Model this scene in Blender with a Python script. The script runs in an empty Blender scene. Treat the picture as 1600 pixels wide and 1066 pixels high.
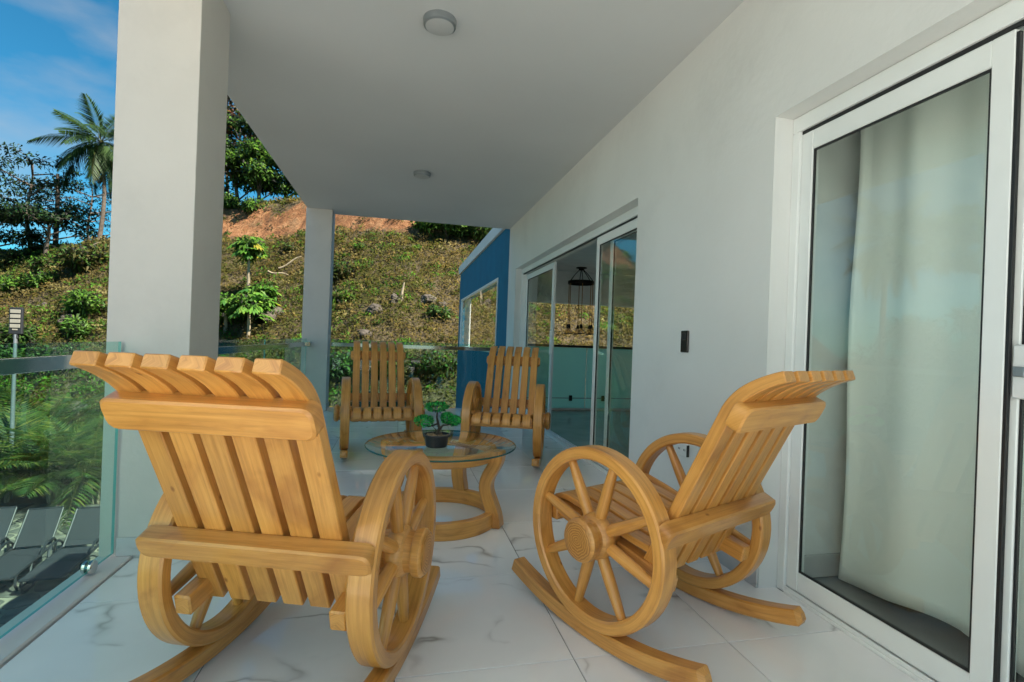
import bpy, math, random
import numpy as np
from mathutils import Vector, Matrix

rng = np.random.default_rng(7)
random.seed(7)
sc = bpy.context.scene
C = sc.collection
PI = math.pi
R = math.radians

# ------------------------------------------------------------------ camera
CAM_H = 1.1
YAW, PITCH, ROLL, FPX = 0.2214, 0.0002, 0.0368, 784.16
fw = Vector((math.sin(YAW) * math.cos(PITCH), math.cos(YAW) * math.cos(PITCH), math.sin(PITCH)))
rt = Vector((math.cos(YAW), -math.sin(YAW), 0))
up = rt.cross(fw)
rt2 = rt * math.cos(ROLL) + up * math.sin(ROLL)
up2 = up * math.cos(ROLL) - rt * math.sin(ROLL)
cam_d = bpy.data.cameras.new('camera')
cam = bpy.data.objects.new('camera', cam_d)
C.objects.link(cam)
m = Matrix((rt2, up2, -fw)).transposed().to_4x4()
m.translation = (0, 0, CAM_H)
cam.matrix_world = m
cam_d.sensor_width = 36
cam_d.lens = FPX / 1600 * 36
cam_d.clip_start = 0.02
cam_d.clip_end = 2000
sc.camera = cam

# ------------------------------------------------------------------ sky and sun
SUN = Vector((0.54, -0.38, 0.75)).normalized()
world = bpy.data.worlds.new('World')
sc.world = world
world.use_nodes = True
wn, wl = world.node_tree.nodes, world.node_tree.links
wn.clear()
wo = wn.new('ShaderNodeOutputWorld')
bg = wn.new('ShaderNodeBackground')
bg.inputs['Strength'].default_value = 0.055
sky = wn.new('ShaderNodeTexSky')
sky.sky_type = 'NISHITA'
sky.sun_disc = False
sky.sun_elevation = math.asin(SUN.z)
sky.sun_rotation = math.atan2(SUN.x, SUN.y)
sky.air_density = 1.0
sky.dust_density = 0.3
sky.ozone_density = 6.0
tc = wn.new('ShaderNodeTexCoord')
mp = wn.new('ShaderNodeMapping')
mp.inputs['Scale'].default_value = (1.6, 1.6, 4.2)
mp.inputs['Rotation'].default_value = (0.35, 0.2, 0.4)
nz = wn.new('ShaderNodeTexNoise')
nz.inputs['Scale'].default_value = 2.6
nz.inputs['Detail'].default_value = 6
nz.inputs['Roughness'].default_value = 0.5
rp = wn.new('ShaderNodeValToRGB')
rp.color_ramp.elements[0].position = 0.50
rp.color_ramp.elements[1].position = 0.80
rp.color_ramp.elements[1].color = (0.6, 0.6, 0.6, 1)
mx = wn.new('ShaderNodeMix')
mx.data_type = 'RGBA'
mx.inputs['B'].default_value = (3.3, 3.5, 3.7, 1)
wl.new(tc.outputs['Generated'], mp.inputs['Vector'])
wl.new(mp.outputs['Vector'], nz.inputs['Vector'])
wl.new(nz.outputs['Fac'], rp.inputs['Fac'])
wl.new(rp.outputs['Color'], mx.inputs['Factor'])
tn = wn.new('ShaderNodeMix'); tn.data_type = 'RGBA'; tn.blend_type = 'MULTIPLY'
tn.inputs['Factor'].default_value = 1.0
tn.inputs['B'].default_value = (0.27, 0.90, 0.92, 1)
wl.new(sky.outputs['Color'], tn.inputs['A'])
wl.new(tn.outputs['Result'], mx.inputs['A'])
wl.new(mx.outputs['Result'], bg.inputs['Color'])
wl.new(bg.outputs['Background'], wo.inputs['Surface'])

sun_d = bpy.data.lights.new('sun', 'SUN')
sun_d.energy = 5.0
sun_d.angle = R(0.5)
sun_d.color = (1.0, 0.90, 0.76)
sun = bpy.data.objects.new('sun', sun_d)
C.objects.link(sun)
sun.rotation_euler = SUN.to_track_quat('Z', 'Y').to_euler()
sun.location = (20, -20, 30)

sc.view_settings.view_transform = 'Standard'
sc.view_settings.look = 'None'
sc.view_settings.exposure = 1.55
sc.view_settings.gamma = 1.0
sc.view_settings.use_curve_mapping = False
sc.cycles.max_bounces = 10
sc.cycles.diffuse_bounces = 5
sc.cycles.glossy_bounces = 5
sc.cycles.transparent_max_bounces = 24
sc.cycles.sample_clamp_indirect = 6.0

# ------------------------------------------------------------------ materials
def mat(name):
    mt = bpy.data.materials.new(name)
    mt.use_nodes = True
    nt = mt.node_tree
    return mt, nt.nodes, nt.links, nt.nodes['Principled BSDF']

def N(nodes, kind, **kw):
    n = nodes.new(kind)
    for k, v in kw.items():
        if k in n.inputs:
            n.inputs[k].default_value = v
        else:
            setattr(n, k, v)
    return n

def ramp(nodes, stops):
    r = nodes.new('ShaderNodeValToRGB')
    e = r.color_ramp.elements
    while len(e) < len(stops):
        e.new(0.5)
    for q, (p, c) in zip(e, stops):
        q.position = p
        q.color = (*c, 1) if len(c) == 3 else c
    return r

def plain(name, col, rough=0.6, metal=0.0, var=0.06, scale=6.0, bump=0.0, bscale=60, spec=None, smudge=0.0):
    mt, n, l, b = mat(name)
    tcx = N(n, 'ShaderNodeTexCoord')
    nzx = N(n, 'ShaderNodeTexNoise', Scale=scale, Detail=5.0)
    l.new(tcx.outputs['Object'], nzx.inputs['Vector'])
    c = np.array(col)
    r = ramp(n, [(0.3, tuple(c * (1 - var))), (0.7, tuple(np.minimum(c * (1 + var), 1)))])
    l.new(nzx.outputs['Fac'], r.inputs['Fac'])
    l.new(r.outputs['Color'], b.inputs['Base Color'])
    b.inputs['Roughness'].default_value = rough
    b.inputs['Metallic'].default_value = metal
    if spec is not None:
        b.inputs['Specular IOR Level'].default_value = spec
    if smudge:
        n5 = N(n, 'ShaderNodeTexNoise', Scale=0.9, Detail=8.0, Roughness=0.7)
        mpx = N(n, 'ShaderNodeMapping'); mpx.inputs['Location'].default_value = (3.1, 1.7, 0.4)
        l.new(tcx.outputs['Object'], mpx.inputs[0]); l.new(mpx.outputs[0], n5.inputs[0])
        r5 = ramp(n, [(0.30, (1 - smudge,) * 3), (0.46, (1, 1, 1))])
        l.new(n5.outputs['Fac'], r5.inputs[0])
        m5 = N(n, 'ShaderNodeMix', data_type='RGBA', blend_type='MULTIPLY'); m5.inputs['Factor'].default_value = 1
        l.new(r.outputs['Color'], m5.inputs['A']); l.new(r5.outputs[0], m5.inputs['B']); l.new(m5.outputs['Result'], b.inputs['Base Color'])
    if bump:
        nb = N(n, 'ShaderNodeTexNoise', Scale=bscale, Detail=4.0)
        l.new(tcx.outputs['Object'], nb.inputs['Vector'])
        bp = N(n, 'ShaderNodeBump', Strength=bump, Distance=0.01)
        l.new(nb.outputs['Fac'], bp.inputs['Height'])
        l.new(bp.outputs['Normal'], b.inputs['Normal'])
    return mt

def glass(name, tint, refl=1.0, ior=1.5, frost=None):
    mt, n, l, b = mat(name)
    n.remove(b)
    out = n['Material Output']
    tr = N(n, 'ShaderNodeBsdfTransparent', Color=(*tint, 1))
    gl = N(n, 'ShaderNodeBsdfGlossy', Roughness=0.0, Color=(refl, refl, refl, 1))
    fr = N(n, 'ShaderNodeFresnel', IOR=ior)
    mxx = N(n, 'ShaderNodeMixShader')
    base = tr
    if frost:
        df = N(n, 'ShaderNodeBsdfDiffuse', Color=(*frost[0], 1))
        tl = N(n, 'ShaderNodeBsdfTranslucent', Color=(*frost[0], 1))
        m0 = N(n, 'ShaderNodeMixShader', Fac=0.5)
        l.new(df.outputs[0], m0.inputs[1]); l.new(tl.outputs[0], m0.inputs[2])
        m1 = N(n, 'ShaderNodeMixShader', Fac=frost[1])
        l.new(tr.outputs[0], m1.inputs[1]); l.new(m0.outputs[0], m1.inputs[2])
        base = m1
    # the pane is built with two faces: only the one that is entered mirrors
    ge = N(n, 'ShaderNodeNewGeometry')
    iv = N(n, 'ShaderNodeMath', operation='SUBTRACT'); iv.inputs[0].default_value = 1.0
    ml = N(n, 'ShaderNodeMath', operation='MULTIPLY')
    l.new(ge.outputs['Backfacing'], iv.inputs[1]); l.new(fr.outputs[0], ml.inputs[0]); l.new(iv.outputs[0], ml.inputs[1])
    l.new(ml.outputs[0], mxx.inputs[0])
    l.new(base.outputs[0], mxx.inputs[1])
    l.new(gl.outputs[0], mxx.inputs[2])
    l.new(mxx.outputs[0], out.inputs['Surface'])
    return mt

def wood_mat():
    mt, n, l, b = mat('honey_wood')
    uv = N(n, 'ShaderNodeUVMap')
    oi = N(n, 'ShaderNodeObjectInfo')
    ad = N(n, 'ShaderNodeVectorMath', operation='MULTIPLY_ADD')
    cmb = N(n, 'ShaderNodeCombineXYZ')
    l.new(oi.outputs['Random'], cmb.inputs['X']); l.new(oi.outputs['Random'], cmb.inputs['Y'])
    ad.inputs[1].default_value = (37, 53, 0)
    l.new(cmb.outputs[0], ad.inputs[0]); l.new(uv.outputs[0], ad.inputs[2])
    m1 = N(n, 'ShaderNodeMapping'); m1.inputs['Scale'].default_value = (3.0, 75, 1)
    m2 = N(n, 'ShaderNodeMapping'); m2.inputs['Scale'].default_value = (4.5, 9, 1)
    l.new(ad.outputs[0], m1.inputs[0]); l.new(ad.outputs[0], m2.inputs[0])
    n1 = N(n, 'ShaderNodeTexNoise', Scale=1.0, Detail=8.0, Roughness=0.7, Distortion=0.5)
    n2 = N(n, 'ShaderNodeTexNoise', Scale=1.0, Detail=4.0, Distortion=0.8)
    l.new(m1.outputs[0], n1.inputs[0]); l.new(m2.outputs[0], n2.inputs[0])
    r1 = ramp(n, [(0.25, (0.48, 0.195, 0.04)), (0.5, (0.70, 0.318, 0.070)), (0.75, (0.83, 0.415, 0.11))])
    l.new(n1.outputs['Fac'], r1.inputs[0])
    r2 = ramp(n, [(0.27, (0.58, 0.42, 0.28)), (0.42, (0.90, 0.85, 0.78)), (0.58, (1.0, 1.0, 1.0))])
    l.new(n2.outputs['Fac'], r2.inputs[0])
    mu = N(n, 'ShaderNodeMix', data_type='RGBA', blend_type='MULTIPLY'); mu.inputs['Factor'].default_value = 0.7
    l.new(r1.outputs[0], mu.inputs['A']); l.new(r2.outputs[0], mu.inputs['B'])
    hs = N(n, 'ShaderNodeHueSaturation')
    mr = N(n, 'ShaderNodeMapRange'); mr.inputs['To Min'].default_value = 0.88; mr.inputs['To Max'].default_value = 1.08
    l.new(oi.outputs['Random'], mr.inputs['Value']); l.new(mr.outputs[0], hs.inputs['Value'])
    # knots
    vo = N(n, 'ShaderNodeTexVoronoi', Scale=1.0)
    m3 = N(n, 'ShaderNodeMapping'); m3.inputs['Scale'].default_value = (4.2, 7.0, 1)
    l.new(ad.outputs[0], m3.inputs[0]); l.new(m3.outputs[0], vo.inputs[0])
    r3 = ramp(n, [(0.0, (0.30, 0.18, 0.10)), (0.028, (0.62, 0.50, 0.38)), (0.055, (1, 1, 1))])
    l.new(vo.outputs['Distance'], r3.inputs[0])
    mk = N(n, 'ShaderNodeMix', data_type='RGBA', blend_type='MULTIPLY'); mk.inputs['Factor'].default_value = 1
    l.new(mu.outputs['Result'], mk.inputs['A']); l.new(r3.outputs[0], mk.inputs['B'])
    l.new(mk.outputs['Result'], hs.inputs['Color'])
    l.new(hs.outputs[0], b.inputs['Base Color'])
    rr = N(n, 'ShaderNodeMapRange'); rr.inputs['To Min'].default_value = 0.30; rr.inputs['To Max'].default_value = 0.48
    l.new(n2.outputs['Fac'], rr.inputs['Value']); l.new(rr.outputs[0], b.inputs['Roughness'])
    b.inputs['Coat Weight'].default_value = 0.4
    b.inputs['Coat Roughness'].default_value = 0.15
    bp = N(n, 'ShaderNodeBump', Strength=0.12, Distance=0.004)
    l.new(n1.outputs['Fac'], bp.inputs['Height']); l.new(bp.outputs[0], b.inputs['Normal'])
    return mt

def marble_mat(name, base, vein, rough=0.1):
    mt, n, l, b = mat(name)
    tcx = N(n, 'ShaderNodeTexCoord'); oi = N(n, 'ShaderNodeObjectInfo')
    cmb = N(n, 'ShaderNodeCombineXYZ')
    for k in 'XYZ':
        l.new(oi.outputs['Random'], cmb.inputs[k])
    ad = N(n, 'ShaderNodeVectorMath', operation='MULTIPLY_ADD'); ad.inputs[1].default_value = (91, 57, 33)
    l.new(cmb.outputs[0], ad.inputs[0]); l.new(tcx.outputs['Object'], ad.inputs[2])
    wv = N(n, 'ShaderNodeTexNoise', Scale=1.7, Detail=4.0, Roughness=0.5)
    l.new(ad.outputs[0], wv.inputs[0])
    mixv = N(n, 'ShaderNodeVectorMath', operation='MULTIPLY_ADD'); mixv.inputs[1].default_value = (0.55, 0.55, 0.55)
    l.new(wv.outputs['Color'], mixv.inputs[0]); l.new(ad.outputs[0], mixv.inputs[2])
    m1 = N(n, 'ShaderNodeMapping'); m1.inputs['Rotation'].default_value = (0, 0, 0.55); m1.inputs['Scale'].default_value = (0.7, 1.5, 1)
    l.new(mixv.outputs[0], m1.inputs[0])
    n1 = N(n, 'ShaderNodeTexNoise', Scale=1.25, Detail=2.0)
    l.new(m1.outputs[0], n1.inputs[0])
    # a thin line where the field crosses 0.5
    sb = N(n, 'ShaderNodeMath', operation='SUBTRACT'); sb.inputs[1].default_value = 0.5
    ab = N(n, 'ShaderNodeMath', operation='ABSOLUTE')
    l.new(n1.outputs['Fac'], sb.inputs[0]); l.new(sb.outputs[0], ab.inputs[0])
    r1 = ramp(n, [(0.0, (0.8, 0.8, 0.8)), (0.003, (0.5, 0.5, 0.5)), (0.010, (0.1, 0.1, 0.1)), (0.022, (0.0, 0.0, 0.0))])
    l.new(ab.outputs[0], r1.inputs[0])
    brk = N(n, 'ShaderNodeTexNoise', Scale=3.2, Detail=3.0)
    l.new(ad.outputs[0], brk.inputs[0])
    r2 = ramp(n, [(0.44, (0, 0, 0)), (0.60, (1, 1, 1))])
    l.new(brk.outputs['Fac'], r2.inputs[0])
    mu = N(n, 'ShaderNodeMath', operation='MULTIPLY')
    l.new(r1.outputs[0], mu.inputs[0]); l.new(r2.outputs[0], mu.inputs[1])
    cl = N(n, 'ShaderNodeTexNoise', Scale=1.6, Detail=4.0)
    l.new(ad.outputs[0], cl.inputs[0])
    bb = np.array(base)
    r3 = ramp(n, [(0.35, tuple(bb * 0.93)), (0.7, tuple(bb * 1.05))])
    l.new(cl.outputs['Fac'], r3.inputs[0])
    mx2 = N(n, 'ShaderNodeMix', data_type='RGBA'); mx2.inputs['B'].default_value = (*vein, 1)
    l.new(mu.outputs[0], mx2.inputs['Factor']); l.new(r3.outputs[0], mx2.inputs['A'])
    l.new(mx2.outputs['Result'], b.inputs['Base Color'])
    b.inputs['Roughness'].default_value = rough
    b.inputs['IOR'].default_value = 1.55
    return mt

def leaf_mat(name, trans=0.35, rough=0.55):
    mt, n, l, b = mat(name)
    at = N(n, 'ShaderNodeVertexColor'); at.layer_name = 'col'
    l.new(at.outputs['Color'], b.inputs['Base Color'])
    b.inputs['Roughness'].default_value = rough
    b.inputs['Specular IOR Level'].default_value = 0.3
    an = N(n, 'ShaderNodeAttribute'); an.attribute_name = 'nrm'
    vt = N(n, 'ShaderNodeVectorTransform', vector_type='NORMAL', convert_from='OBJECT', convert_to='WORLD')
    l.new(an.outputs['Vector'], vt.inputs[0]); l.new(vt.outputs[0], b.inputs['Normal'])
    tl = N(n, 'ShaderNodeBsdfTranslucent')
    l.new(at.outputs['Color'], tl.inputs['Color'])
    mxx = N(n, 'ShaderNodeMixShader', Fac=trans)
    l.new(b.outputs[0], mxx.inputs[1]); l.new(tl.outputs[0], mxx.inputs[2])
    l.new(mxx.outputs[0], n['Material Output'].inputs['Surface'])
    return mt

def hill_mat():
    mt, n, l, b = mat('hill_soil')
    g = N(n, 'ShaderNodeTexCoord')
    n1 = N(n, 'ShaderNodeTexNoise', Scale=0.55, Detail=8.0, Roughness=0.65)
    n2 = N(n, 'ShaderNodeTexNoise', Scale=4.5, Detail=6.0, Roughness=0.7)
    l.new(g.outputs['Object'], n1.inputs[0]); l.new(g.outputs['Object'], n2.inputs[0])
    dry = ramp(n, [(0.3, (0.055, 0.045, 0.018)), (0.5, (0.11, 0.085, 0.045)), (0.7, (0.20, 0.15, 0.075))])
    l.new(n2.outputs['Fac'], dry.inputs[0])
    n3 = N(n, 'ShaderNodeTexNoise', Scale=1.4, Detail=9.0, Roughness=0.75, Distortion=0.6)
    l.new(g.outputs['Object'], n3.inputs[0])
    cl = ramp(n, [(0.36, (0.13, 0.055, 0.022)), (0.5, (0.30, 0.13, 0.05)), (0.66, (0.46, 0.25, 0.12))])
    l.new(n3.outputs['Fac'], cl.inputs[0])
    cl_old = ramp(n, [(0.25, (0.19, 0.075, 0.028)), (0.5, (0.34, 0.15, 0.06)), (0.75, (0.48, 0.26, 0.13))])
    n.remove(cl_old)
    vc = N(n, 'ShaderNodeVertexColor'); vc.layer_name = 'clay'
    ma = N(n, 'ShaderNodeMath', operation='MULTIPLY_ADD'); ma.inputs[1].default_value = 0.9
    l.new(n1.outputs['Fac'], ma.inputs[0]); l.new(vc.outputs['Color'], ma.inputs[2])
    rf = ramp(n, [(0.84, (0, 0, 0)), (1.0, (1, 1, 1))])
    l.new(ma.outputs[0], rf.inputs[0])
    mx2 = N(n, 'ShaderNodeMix', data_type='RGBA')
    l.new(rf.outputs[0], mx2.inputs['Factor']); l.new(dry.outputs[0], mx2.inputs['A']); l.new(cl.outputs[0], mx2.inputs['B'])
    l.new(mx2.outputs['Result'], b.inputs['Base Color'])
    b.inputs['Roughness'].default_value = 0.95
    bp = N(n, 'ShaderNodeBump', Strength=1.0, Distance=0.6)
    l.new(n3.outputs['Fac'], bp.inputs['Height']); l.new(bp.outputs[0], b.inputs['Normal'])
    return mt

M = {}
M['wood'] = wood_mat()
def endgrain_mat():
    mt, n, l, b = mat('end_grain_wood')
    uv = N(n, 'ShaderNodeUVMap'); oi = N(n, 'ShaderNodeObjectInfo')
    nz_ = N(n, 'ShaderNodeTexNoise', Scale=22.0, Detail=4.0)
    l.new(uv.outputs[0], nz_.inputs[0])
    ln = N(n, 'ShaderNodeVectorMath', operation='LENGTH'); l.new(uv.outputs[0], ln.inputs[0])
    ma = N(n, 'ShaderNodeMath', operation='MULTIPLY_ADD'); ma.inputs[1].default_value = 0.03
    l.new(nz_.outputs['Fac'], ma.inputs[0]); l.new(ln.outputs['Value'], ma.inputs[2])
    m2 = N(n, 'ShaderNodeMath', operation='MULTIPLY'); m2.inputs[1].default_value = 700
    sn = N(n, 'ShaderNodeMath', operation='SINE')
    l.new(ma.outputs[0], m2.inputs[0]); l.new(m2.outputs[0], sn.inputs[0])
    mr = N(n, 'ShaderNodeMapRange'); mr.inputs['From Min'].default_value = -1
    l.new(sn.outputs[0], mr.inputs['Value'])
    r = ramp(n, [(0.0, (0.36, 0.14, 0.03)), (0.6, (0.52, 0.23, 0.055)), (1.0, (0.60, 0.29, 0.08))])
    l.new(mr.outputs[0], r.inputs[0]); l.new(r.outputs[0], b.inputs['Base Color'])
    b.inputs['Roughness'].default_value = 0.4
    return mt
M['endgrain'] = endgrain_mat()
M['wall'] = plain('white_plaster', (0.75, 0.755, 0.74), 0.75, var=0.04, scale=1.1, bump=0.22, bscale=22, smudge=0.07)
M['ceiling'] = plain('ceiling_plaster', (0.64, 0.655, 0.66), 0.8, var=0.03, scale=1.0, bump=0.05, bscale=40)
M['column'] = plain('column_plaster', (0.64, 0.61, 0.565), 0.75, var=0.04, scale=1.8, bump=0.2, bscale=25, smudge=0.07)
M['tile'] = marble_mat('marble_tile', (0.90, 0.90, 0.90), (0.26, 0.25, 0.24), 0.04)
M['pale_floor'] = plain('bounce_terrace_tile', (0.80, 0.80, 0.78), 0.5, var=0.06)
M['grout'] = plain('grout', (0.16, 0.155, 0.145), 0.9)
M['skirt'] = marble_mat('skirting_marble', (0.60, 0.60, 0.60), (0.3, 0.3, 0.3), 0.15)
M['kerb'] = plain('kerb_stone', (0.70, 0.66, 0.64), 0.3, var=0.03)
M['rail_glass'] = glass('railing_glass', (0.74, 0.92, 0.88), 0.95, 1.5)
M['rail_edge'] = plain('glass_edge', (0.10, 0.42, 0.40), 0.08, spec=0.8)
M['door_glass'] = glass('door_glass', (0.93, 0.96, 0.945), 1.0, 1.8)
M['frost'] = glass('frosted_glass', (0.45, 0.75, 0.70), 0.9, 1.5, ((0.62, 0.95, 0.87), 0.96))
M['table_glass'] = glass('table_glass', (0.93, 0.965, 0.94), 1.0, 1.55)
M['table_edge'] = plain('table_glass_edge', (0.015, 0.10, 0.085), 0.1)
M['alu'] = plain('white_aluminium', (0.84, 0.86, 0.85), 0.32, var=0.02)
M['gasket'] = plain('black_gasket', (0.015, 0.015, 0.016), 0.5)
M['chrome'] = plain('chrome_steel', (0.62, 0.62, 0.61), 0.09, 1.0, var=0.04)
M['blue'] = plain('blue_paint', (0.004, 0.155, 0.28), 0.8, var=0.10, scale=2.5, bump=0.05)
M['black'] = plain('black_plastic', (0.012, 0.013, 0.015), 0.2)
M['white_plastic'] = plain('white_plastic', (0.75, 0.76, 0.75), 0.35)
M['lamp_white'] = plain('lamp_acrylic', (0.52, 0.53, 0.53), 0.4)
M['int_wall'] = plain('interior_plaster', (0.80, 0.81, 0.79), 0.8)
M['int_floor'] = plain('interior_floor_tile', (0.32, 0.32, 0.32), 0.15, var=0.15, scale=3)
def curtain_mat():
    mt, n, l, b = mat('curtain_fabric')
    b.inputs['Base Color'].default_value = (0.88, 0.89, 0.85, 1)
    b.inputs['Roughness'].default_value = 0.9
    g = N(n, 'ShaderNodeTexCoord')
    w = N(n, 'ShaderNodeTexNoise', Scale=400.0, Detail=2.0)
    l.new(g.outputs['Object'], w.inputs[0])
    bp = N(n, 'ShaderNodeBump', Strength=0.1, Distance=0.002)
    l.new(w.outputs['Fac'], bp.inputs['Height']); l.new(bp.outputs[0], b.inputs['Normal'])
    return mt
M['curtain'] = curtain_mat()
M['iron'] = plain('dark_bronze', (0.02, 0.014, 0.01), 0.45, 0.6)
M['brass'] = plain('aged_brass', (0.30, 0.15, 0.05), 0.4, 0.8)
M['bulb'] = glass('bulb_glass', (0.75, 0.72, 0.68), 1.0, 1.5)
M['steel'] = plain('galvanised_steel', (0.33, 0.36, 0.38), 0.4, 0.7)
M['lamp_head'] = plain('lamp_housing', (0.02, 0.022, 0.025), 0.45)
M['led'] = plain('led_lens', (0.30, 0.29, 0.24), 0.3)
M['charcoal'] = plain('charcoal_resin', (0.014, 0.016, 0.02), 0.5, var=0.2)
M['sling'] = plain('charcoal_mesh_fabric', (0.016, 0.019, 0.025), 0.8, var=0.25, scale=30)
M['flag'] = plain('flagstone', (0.085, 0.085, 0.072), 0.75, var=0.4, scale=5, bump=0.5, bscale=14)
M['mortar'] = plain('pale_mortar', (0.20, 0.19, 0.145), 0.9, var=0.2, scale=4, bump=0.3)
M['ground'] = plain('earth', (0.12, 0.10, 0.06), 0.95, var=0.3, scale=1.5)
M['hill'] = hill_mat()
M['rock'] = plain('limestone', (0.085, 0.072, 0.058), 0.95, var=0.5, scale=3, bump=1.0, bscale=7)
M['leaf'] = leaf_mat('leaf')
M['cover'] = leaf_mat('ground_cover', 0.42, 0.85)
M['bark'] = plain('bark', (0.10, 0.08, 0.062), 0.9, var=0.35, scale=7, bump=0.6, bscale=20)
M['palebark'] = plain('pale_bark', (0.30, 0.25, 0.17), 0.9, var=0.3, scale=7, bump=0.5, bscale=20)
M['bonsai_leaf'] = leaf_mat('artificial_leaf', 0.15, 0.4)
M['pot'] = plain('black_pot', (0.018, 0.019, 0.022), 0.45)
M['pebble'] = plain('pebbles', (0.32, 0.22, 0.12), 0.8, var=0.5, scale=80)
M['stem'] = plain('bonsai_stem', (0.05, 0.036, 0.028), 0.8)

# ------------------------------------------------------------------ mesh helpers
class MB:
    def __init__(s):
        s.v, s.f, s.uv = [], [], []
    def ring_strip(s, rings, closed=False, cap=True):
        """rings: list of (k,3) arrays"""
        k = len(rings[0]); base = len(s.v)
        for r in rings:
            s.v.extend([tuple(map(float, p)) for p in r])
        n = len(rings)
        per = [0.0]
        r0 = rings[n // 2]
        for j in range(k):
            per.append(per[-1] + float(np.linalg.norm(np.asarray(r0[(j + 1) % k]) - np.asarray(r0[j]))))
        ln = [0.0]
        cen = [np.mean(np.asarray(r), 0) for r in rings]
        for i in range(1, n + 1):
            ln.append(ln[-1] + float(np.linalg.norm(cen[i % n] - cen[i - 1])) if (i < n or closed) else ln[-1])
        for i in range(n if closed else n - 1):
            i2 = (i + 1) % n
            for j in range(k):
                j2 = (j + 1) % k
                s.f.append((base + i * k + j, base + i * k + j2, base + i2 * k + j2, base + i2 * k + j))
                s.uv.append(((ln[i], per[j]), (ln[i], per[j + 1]), (ln[i + 1], per[j + 1]), (ln[i + 1], per[j])))
        if cap and not closed:
            for i, rev in ((0, True), (n - 1, False)):
                idx = [base + i * k + j for j in range(k)]
                c = cen[i]
                pts = [(0.08 * q, per[q]) for q in range(k)]
                if rev:
                    idx = idx[::-1]; pts = pts[::-1]
                s.f.append(tuple(idx)); s.uv.append(tuple(pts))
    def beam(s, P, U, V, w, h, ch=0.004, closed=False, endch=None):
        """rectangular section (w along U, h along V) with chamfered edges swept along P"""
        P = [np.asarray(p, float) for p in P]
        n = len(P)
        U = [np.asarray(U, float)] * n if np.ndim(U) == 1 else [np.asarray(u, float) for u in U]
        V = [np.asarray(V, float)] * n if np.ndim(V) == 1 else [np.asarray(u, float) for u in V]
        def sec(p, u, v, w, h, c):
            a, b = w / 2, h / 2
            q = [(-a + c, -b), (a - c, -b), (a, -b + c), (a, b - c), (a - c, b), (-a + c, b), (-a, b - c), (-a, -b + c)]
            return np.array([p + u * x + v * y for x, y in q])
        hs = [h] * n if np.isscalar(h) else list(h)
        rings = []
        if closed:
            rings = [sec(P[i], U[i], V[i], w, hs[i], ch) for i in range(n)]
        else:
            e = ch if endch is None else endch
            t0 = (P[1] - P[0]) / np.linalg.norm(P[1] - P[0]); t1 = (P[-1] - P[-2]) / np.linalg.norm(P[-1] - P[-2])
            rings.append(sec(P[0], U[0], V[0], w - 2 * e, hs[0] - 2 * e, ch * 0.5))
            rings.append(sec(P[0] + t0 * e, U[0], V[0], w, hs[0], ch))
            for i in range(1, n - 1):
                rings.append(sec(P[i], U[i], V[i], w, hs[i], ch))
            rings.append(sec(P[-1] - t1 * e, U[-1], V[-1], w, hs[-1], ch))
            rings.append(sec(P[-1], U[-1], V[-1], w - 2 * e, hs[-1] - 2 * e, ch * 0.5))
        s.ring_strip(rings, closed)
        return s
    def box(s, a, b, ch=0.003):
        a = np.minimum(np.array(a, float), np.array(b, float)); b2 = np.maximum(np.array(a), np.array(b, float))
        d = b2 - a; c = (a + b2) / 2
        ax = int(np.argmax(d)); o = [i for i in range(3) if i != ax]
        E = np.eye(3)
        u, v = E[o[0]], E[o[1]]
        if np.dot(np.cross(u, v), E[ax]) < 0:
            u, v = v, u; w, h = d[o[1]], d[o[0]]
        else:
            w, h = d[o[0]], d[o[1]]
        ch = min(ch, w * 0.3, h * 0.3)
        p0 = c.copy(); p1 = c.copy(); p0[ax] = a[ax]; p1[ax] = b2[ax]
        s.beam([p0, p1], u, v, w, h, ch)
        return s
    def tube(s, P, rad, k=8, closed=False):
        P = [np.asarray(p, float) for p in P]; n = len(P)
        rad = [rad] * n if np.isscalar(rad) else list(rad)
        rings = []; prev = None
        for i in range(n):
            if closed:
                t = P[(i + 1) % n] - P[i - 1]
            else:
                t = P[min(i + 1, n - 1)] - P[max(i - 1, 0)]
            t = t / (np.linalg.norm(t) + 1e-12)
            if prev is None:
                a = np.array([0, 0, 1.0]) if abs(t[2]) < 0.9 else np.array([1.0, 0, 0])
                u = np.cross(a, t)
            else:
                u = prev - t * np.dot(prev, t)
            u = u / (np.linalg.norm(u) + 1e-12); prev = u; v = np.cross(t, u)
            ang = np.arange(k) * 2 * PI / k
            rings.append(np.array([P[i] + rad[i] * (u * math.cos(x) + v * math.sin(x)) for x in ang]))
        s.ring_strip(rings, closed)
        return s
    def lathe(s, prof, origin=(0, 0, 0), axis='z', k=32):
        """prof: list of (radius, height)"""
        o = np.array(origin, float)
        E = {'z': (np.array([1, 0, 0.]), np.array([0, 1, 0.]), np.array([0, 0, 1.])), 'x': (np.array([0, 1, 0.]), np.array([0, 0, 1.]), np.array([1, 0, 0.]))}[axis]
        ang = np.arange(k) * 2 * PI / k
        rings = [np.array([o + E[2] * z + max(r, 1e-4) * (E[0] * math.cos(x) + E[1] * math.sin(x)) for x in ang]) for r, z in prof]
        n0 = len(s.f)
        s.ring_strip(rings)
        for q in range(n0, len(s.f)):
            P = np.array([s.v[i] for i in s.f[q]]) - o
            nn = np.cross(P[1] - P[0], P[2] - P[0]); ln = np.linalg.norm(nn)
            if ln < 1e-14 or len(P) > 4: nn = E[2]; ln = 1.0
            if abs(nn @ E[2]) / ln > 0.7:
                s.uv[q] = tuple((float(p @ E[0]) + 0.3, float(p @ E[1]) * 0.5 + 0.3) for p in P)
        return s
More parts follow.
